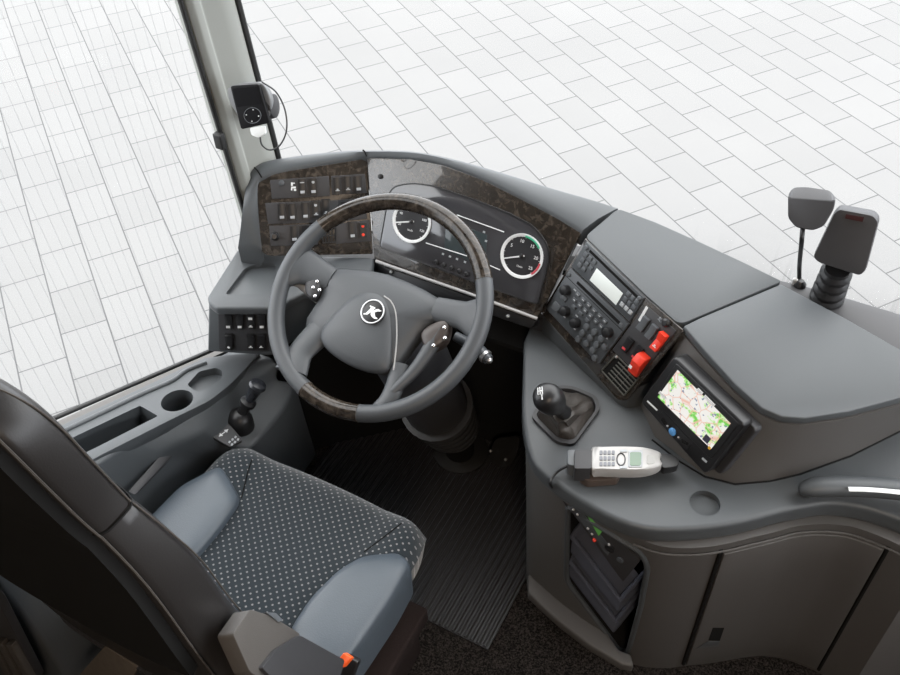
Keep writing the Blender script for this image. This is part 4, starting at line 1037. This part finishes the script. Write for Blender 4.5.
for d in st_:
    o = V((d['o'].x + .012, d['o'].y, d['o'].z - .05)); L.append([V((o.x, o.y, 0)), o, d['t'] - V((.010, 0, .022)), d['a'], d['b'], d['c'], d['f']])
Lx = [cr([l[i] for l in L], 4) for i in range(7)]
Lx = [[Lx[i][k] for i in range(7)] for k in range(len(Lx[0]))]
sb = MB().loft(Lx).build('console_body', PL, sc_, bevel=.010, sharp=50)
TPF = Frame(Z(75, 420, .632), Z(203, 360, .548), Z(150, 428, .603))
ttop = MB().fprism(TPF, rp([(30, 441), (75, 418.5), (140, 388.5), (204, 358), (262, 350), (252, 362), (230, 385), (209, 401), (168, 421), (101, 455), (55, 480), (10, 468)], [2, 0, 0, 2, 4, 6, 8, 6, 0, 0, 4, 4]), -.03, 0).build('tray_top', PL, sc_, bevel=.007)
TN = TPF.n
def tcut(px, h0, h1, r):
    q = [TPF.pt(x, y, 0) for x, y in rp(px, r)]
    cut(ttop, MB().prism([p + TN * h0 for p in q], TN * (h1 - h0))); return q
bq = tcut([(55, 446), (140, 405.5), (158, 416), (98, 446.5), (70, 460)], -.2, .05, 2)
chq = [TPF.pt(177 + 16.2 * math.cos(t), 400.6 + 10.4 * math.sin(t) - 3.2 * math.cos(t), 0) for t in [2 * PI * k / 28 for k in range(28)]]
cut(ttop, MB().prism([p - TN * .2 for p in chq], TN * .25))
tcut([(187, 385), (199, 371.5), (216, 367.5), (223, 371), (221, 380), (203, 391), (196, 391)], -.017, .05, 3)
def liner(q, dep, nm):
    c = sum(q, V((0, 0, 0))) / len(q); q = [c + (p - c) * 1.02 for p in q]
    MB().loft([[p - TN * dep for p in q], [p - TN * .004 for p in q]], cap1=False).build(nm, BLKM, sc_)
cut(sb, MB().prism([p - TN * .115 for p in bq], TN * .3)); cut(sb, MB().prism([p - TN * .095 for p in chq], TN * .3))
liner(bq, .11, 'bin_liner'); liner(chq, .09, 'cup_holder')
# outer sill strip between bins and window
MB().tube(cr([TPF.pt(62, 432, .0), TPF.pt(100, 414, .0), TPF.pt(140, 395, .0), TPF.pt(172, 381, .0), TPF.pt(186, 371, .0), TPF.pt(206, 363, .0)], 4), .0055, 10).build('sill_rail', PL, sc_)
# pull-handle recess on the inner side
hr = [Z(128, 490, .54), Z(136, 494, .53), Z(183, 444, .50), Z(176, 437, .52)]
MB().loft([[p + V((.0, -.0, -.004)) for p in hr], [p + V((.006, -.006, .006)) for p in hr]]).build('pull_handle', PLD, sc_, bevel=.003)
# ------------------------------------------------------------------ parking brake lever
pbk = thing('parking_brake_lever', 'black parking brake lever on the side console with white arrow plate', 'lever', Z(240, 420, .475))
PBF = Frame(Z(222, 430, .492), Z(250, 440, .472), Z(248, 395, .486))
MB().fprism(PBF, rp([(211, 436), (227, 421), (243, 440), (230, 447)], 2), -.006, .002).build('arrow_plate', PLD, pbk, bevel=.0008)
ar = MB()
P0, P1 = PBF.pt(219, 436.5, .0025), PBF.pt(228, 429.5, .0025); dA = (P1 - P0); wA = PBF.n.cross(dA).normalized()
ar.tube([P0, P1], .0012, 6)
for a, sgn in ((P0, 1), (P1, -1)):
    ar.prism([a, a + dA * .28 * sgn + wA * .0045, a + dA * .28 * sgn - wA * .0045], PBF.n * .0008)
ar.build('double_arrow', WHT, pbk)
lt_ = MB()
for x, y in ((229.5, 442), (232.5, 439.5), (235.5, 437), (232, 444.5), (235, 442), (238, 439.5)): lt_.box(PBF.pt(x, y, .0025), PBF.u, PBF.v, PBF.n, .004, .0055, .0008)
lt_.build('lettering', GRYP, pbk)
kc = Z(239, 419, .485)
MB().domep([kc + V((math.cos(t) * .030, math.sin(t) * .028, -.016)) for t in [2 * PI * k / 20 for k in range(20)]], (0, 0, 1), [(1, -.01), (1, .015), (.85, .028), (.5, .036), (.2, .038)]).build('lever_base', BLK, pbk, sharp=60)
tp_ = Z(259, 383, .575)
ax2 = (tp_ - kc)
MB().tube([kc, kc + ax2 * .5], [.013, .009], 12).build('shaft', BLK, pbk)
MB().lathe(kc + ax2 * .38, ax2, [(.008, 0), (.017, .004), (.018, .012), (.010, .018)], 16).build('collar', BLK, pbk)
MB().lathe(kc + ax2 * .5, ax2, [(.010, 0), (.012, .022), (.014, .035), (.019, .045), (.017, .052), (.006, .055)], 16).build('knob', mat('lever_knob', (.02, .022, .027), .25), pbk)

# ------------------------------------------------------------------ driver's seat
seat = thing('driver_seat', 'driver seat with dotted blue-grey cushion and black leather backrest', 'seat', (-.025, -.45, 0))
CX = -.028
def cz(x, y):
    """height of the cushion top"""
    u = (x - CX) / .245; z = .486 + .012 * max(0, min(1, (abs(u) - .55) / .2)) - .010 * math.exp(-((abs(u) - .62) / .05) ** 2) * 0
    fr_d = (-.188 - .010 * abs(u)) - y
    z -= .012 * max(0, 1 - fr_d / .09) ** 2
    return z
cm = MB(); nx, ny = 30, 26
grid = []
for j in range(ny + 1):
    row = []
    for i in range(nx + 1):
        s_ = i / nx * 2 - 1; t_ = j / ny
        wdt = .245 - .022 * (max(0, t_ - .8) / .2) ** 2
        x_ = CX + s_ * wdt; y_ = -.62 + t_ * (.435 - .014 * s_ * s_ + 0)
        ed = 1 - min(1, (1 - abs(s_)) / .16); ef = 1 - min(1, (1 - t_) / .12)
        drop = .05 * (1 - math.sqrt(max(0, 1 - ed * ed))) + .055 * (1 - math.sqrt(max(0, 1 - ef * ef)))
        row.append(V((x_, y_, cz(x_, y_) - min(drop, .075))))
    grid.append(row)
bs = [cm.add(r) for r in grid]
for j in range(ny):
    for i in range(nx): cm.face([bs[j] + i, bs[j] + i + 1, bs[j + 1] + i + 1, bs[j + 1] + i])
border = [grid[0][i] for i in range(nx + 1)] + [grid[j][nx] for j in range(1, ny + 1)] + [grid[ny][i] for i in range(nx - 1, -1, -1)] + [grid[j][0] for j in range(ny - 1, 0, -1)]
cb3 = sum(border, V((0, 0, 0))) / len(border)
cm.loft([border, [V((cb3.x + (p.x - cb3.x) * .985, cb3.y + (p.y - cb3.y) * .985, .40)) for p in border], [V((cb3.x + (p.x - cb3.x) * .93, cb3.y + (p.y - cb3.y) * .93, .365)) for p in border]], cap0=False)
cush = cm.build('seat_cushion', FAB, seat, sharp=80)
def bolster(pts, nm='bolster'):
    P = rp(pts, [.02] * len(pts), 4); q = [V((x, y, 0)) for x, y in [(p.x, p.y) for p in P]]
    c = sum(q, V((0, 0, 0))) / len(q); lv = [(1.0, -.10), (1.01, -.04), (1.0, -.014), (.975, .001), (.93, .008), (.75, .013), (.35, .015)]
    loops = [[V((c.x + (p.x - c.x) * k, c.y + (p.y - c.y) * k, .494 + h)) for p in q] for k, h in lv]
    return MB().loft(loops).build(nm, LEAB, seat, sharp=80)
def e2(p): return (p.x, p.y, 0)
br_ = [e2(Z(308, 598, .50)), e2(Z(338, 568, .50)), e2(Z(364, 553, .50)), e2(Z(400, 550, .50)), (.226, -.30, 0), (.231, -.38, 0), (.228, -.48, 0), (.222, -.57, 0), (.15, -.58, 0), (.10, -.52, 0)]
bolster([V(p) for p in br_])
bl2 = [e2(Z(222, 462, .50)), e2(Z(241, 497, .50)), e2(Z(222, 525, .50)), e2(Z(203, 548, .50)), (-.15, -.58, 0), (-.26, -.57, 0), (-.282, -.46, 0), (-.276, -.36, 0)]
bolster([V(p) for p in bl2])
gv = MB(); gv.tube([V((x_, y_, cz(x_, y_) + .0005)) for x_, y_ in [(Z(364, 553, .49).x, Z(364, 553, .49).y), (.155, -.27), (.165, -.235)]], .0012, 6); gv.build('seam', BLKM, cush); gv = MB()
gv.tube([V((x_, y_, cz(x_, y_) + .0005)) for x_, y_ in [(Z(241, 497, .49).x, Z(241, 497, .49).y), (-.178, -.27), (-.19, -.24)]], .0012, 6)
gv.build('seam', BLKM, cush)
# backrest
def sect(z, w, yf, yb, n=40, ex=5.0):
    L = []
    for k in range(n):
        a = 2 * PI * k / n; c_, s_ = math.cos(a), math.sin(a)
        x_ = CX + .006 + math.copysign(abs(c_) ** (2 / ex), c_) * w; y_ = (yf + yb) / 2 + math.copysign(abs(s_) ** (2 / ex), s_) * (yf - yb) / 2
        L.append(V((x_, y_, z)))
    return L
prof = [(.47, .20, -.575, -.68), (.60, .214, -.60, -.715), (.80, .221, -.633, -.745), (.92, .2225, -.655, -.757), (1.03, .214, -.668, -.762), (1.10, .200, -.682, -.764), (1.165, .180, -.697, -.768)]
profh = [(1.168, .178, -.698, -.769), (1.20, .173, -.703, -.775), (1.26, .170, -.714, -.785), (1.31, .164, -.722, -.792), (1.345, .150, -.730, -.794), (1.368, .125, -.740, -.790), (1.376, .09, -.750, -.782)]
def dens(pr):
    q = cr([V((a, b, c)).to_4d() for a, b, c, d in pr], 4); r = cr([V((a, d, 0)) for a, b, c, d in pr], 4)
    return [(x[0], x[1], x[2], y[1]) for x, y in zip(q, r)]
back = MB().loft([sect(*p) for p in dens(prof)]).build('backrest', LEA, seat, sharp=70)
head_ = MB().loft([sect(*p) for p in dens(profh)]).build('headrest', LEA, seat, sharp=70)
def rearpt(p, side, k=.86):
    z, w, yf, yb = p; return V((CX + .006 + side * w * .985, yb + (yf - yb) * (1 - k), z))
alls = dens(prof)[4:] + dens(profh)[:-2]
MB().tube([rearpt(p, 1) for p in alls], .0016, 6).build('piping', STI, back)
MB().tube([V((CX + .006 + p[1] * .985, p[2] - .012, p[0])) for p in alls], .0012, 6).build('stitching', STI, back)
cs_ = sect(*prof[-1]); MB().tube([V((CX + .006 + (p.x - CX - .006) * 1.004, p.y, p.z + .0015)) for p in cs_], .0014, 6, closed=True).build('crease', BLKM, back)
# black fabric on the rear, ends above the lower back
rc = []
for p in dens(prof)[10:] + dens(profh)[:-3]:
    z, w, yf, yb = p; n = 12
    rc.append([V((CX + .006 + w * .955 * (2 * k / n - 1), yb - .006 - .010 * (1 - abs(2 * k / n - 1) ** 3), z)) for k in range(n + 1)] + [V((CX + .006 + w * .94 * (1 - 2 * k / n), yb + .01, z)) for k in range(n + 1)])
MB().loft(rc).build('rear_cover', BLKM, seat, sharp=70)
# seat frame, slide and carpeted pedestal
MB().abox((CX - .20, -.58, .30), (CX + .20, -.24, .372)).build('seat_frame', BLKM, seat, bevel=.006)
MB().abox((CX - .19, -.60, .20), (CX + .19, -.26, .31)).build('suspension', BLKM, seat)
MB().abox((-.24, -.64, 0), (.185, -.245, .20)).build('pedestal', CARB, seat, bevel=.006)
MB().abox((.165, -.62, .19), (.218, -.25, .235)).build('side_rail', CARB, seat, bevel=.006)
MB().abox((.150, -.50, .22), (.166, -.235, .27)).build('slide_rail', RUB, seat, bevel=.002)
MB().sphere((.170, -.245, .265), .005, 8).build('rail_bolt', SIL, seat)
# side armrest (folded down) with belt buckle
A0 = Xp(255, 622, .235); A1 = Xp(322, 672, .262)
AF = Frame(Xp(240, 640, .245), Xp(300, 672, .262), Xp(258, 612, .225))
MB().fprism(AF, rp([(233, 634), (250, 609), (272, 616), (301, 634), (285, 660), (262, 680), (250, 672)], 4), -.022, 0).build('armrest_hinge', PAD, seat, bevel=.006)
MB().fprism(AF, rp([(276, 650), (300, 635), (345, 660), (336, 690), (285, 690), (262, 668)], 3), -.03, .006).build('armrest', PLD, seat, bevel=.003)
MB().fprism(AF, rp([(266, 612), (276, 613), (283, 620), (279, 622)], 1), -.01, .002).build('hinge_cap', BTN, seat)
MB().box(Xp(345, 660, .243), (.3, .8, .5), (1, 0, -.3), (0, -.5, .8), .022, .016, .014).build('belt_button', ORG, seat, bevel=.003)
MB().box(Xp(349, 672, .240), (.1, .55, .8), (1, 0, 0), (0, -.8, .5), .06, .022, .014).build('belt_buckle', BLK, seat, bevel=.003)
# lower shell of the seat back
MB().loft([sect(z, w, yf, yb) for z, w, yf, yb in ((.30, .19, -.60, -.655), (.50, .195, -.61, -.70), (.60, .20, -.63, -.72))]).build('lower_shell', PLD, seat, sharp=70)

# ------------------------------------------------------------------ heater box behind the seat
HF = Frame((-.5, -.745, .1), (-.4, -.745, .1), (-.5, -.745, .4))
hb = thing('heater_outlet', 'dark heater outlet with pale slats low behind the driver seat', 'heater', HF.pt(8, 665))
MB().fprism(HF, [(-40, 560), (-2, 603), (38, 678), (30, 720), (-60, 720)], -.004, .012).build('casing', PLD, hb, bevel=.002)
sv = MB()
for k in range(3):
    x0 = -14 + k * 9.5
    sv.fprism(HF, [(x0, 640 + k * 2.5), (x0 + 6, 641 + k * 2.5), (x0 + 32, 690), (x0 + 26, 690)], .010, .024)
sv.build('slats', PAD, hb, bevel=.002)
LCF = Frame((0, -.735, .5), (1, -.735, .5), (0, -.72, .6))
MB().fprism(LCF, rp([(105, 646), (137, 668), (128, 690), (66, 690)], 2), -.006, 0).build('lower_cover', mat('worn_cover', (.10, .085, .07), .7, bump=.4, var=.3, bscale=120), seat, bevel=.002)

# ------------------------------------------------------------------ light
w = bpy.data.worlds.new('overcast'); scene.world = w; w.use_nodes = True; t = w.node_tree
bg = t.nodes['Background']; tc = N(t, 'ShaderNodeTexCoord'); sp_ = N(t, 'ShaderNodeSeparateXYZ'); rmp = N(t, 'ShaderNodeValToRGB')
t.links.new(tc.outputs['Generated'], sp_.inputs[0]); t.links.new(sp_.outputs[2], rmp.inputs[0]); t.links.new(rmp.outputs[0], bg.inputs[0])
e = rmp.color_ramp.elements; e[0].position = 0; e[0].color = (.82, .86, .92, 1); e[1].position = .6; e[1].color = (1, 1, 1, 1)
bg.inputs[1].default_value = 4.6
def area(nm, loc, rot, sx, sy, pw, col):
    l = bpy.data.lights.new(nm, 'AREA'); l.shape = 'RECTANGLE'; l.size = sx; l.size_y = sy; l.energy = pw; l.color = col
    o = bpy.data.objects.new(nm, l); COL.objects.link(o); o.location = loc; o.rotation_euler = rot
area('ceiling_lamp', (1.35, -2.1, 2.40), (0, 0, 0), .25, 1.2, 32, (1, .80, .62))

# ------------------------------------------------------------------ camera
cam = bpy.data.cameras.new('camera'); co = bpy.data.objects.new('camera', cam); COL.objects.link(co)
M = Matrix((RGT, UPV, -LOOK)).transposed().to_4x4(); M.translation = CAM; co.matrix_world = M
cam.sensor_width = 36; cam.lens = 36 * FPX / 900; cam.clip_start = .02
scene.camera = co
scene.cycles.caustics_reflective = False; scene.cycles.caustics_refractive = False
vs = scene.view_settings
vs.view_transform = 'Standard'; vs.look = 'None'; vs.gamma = 1; vs.use_curve_mapping = False; vs.exposure = 0.15
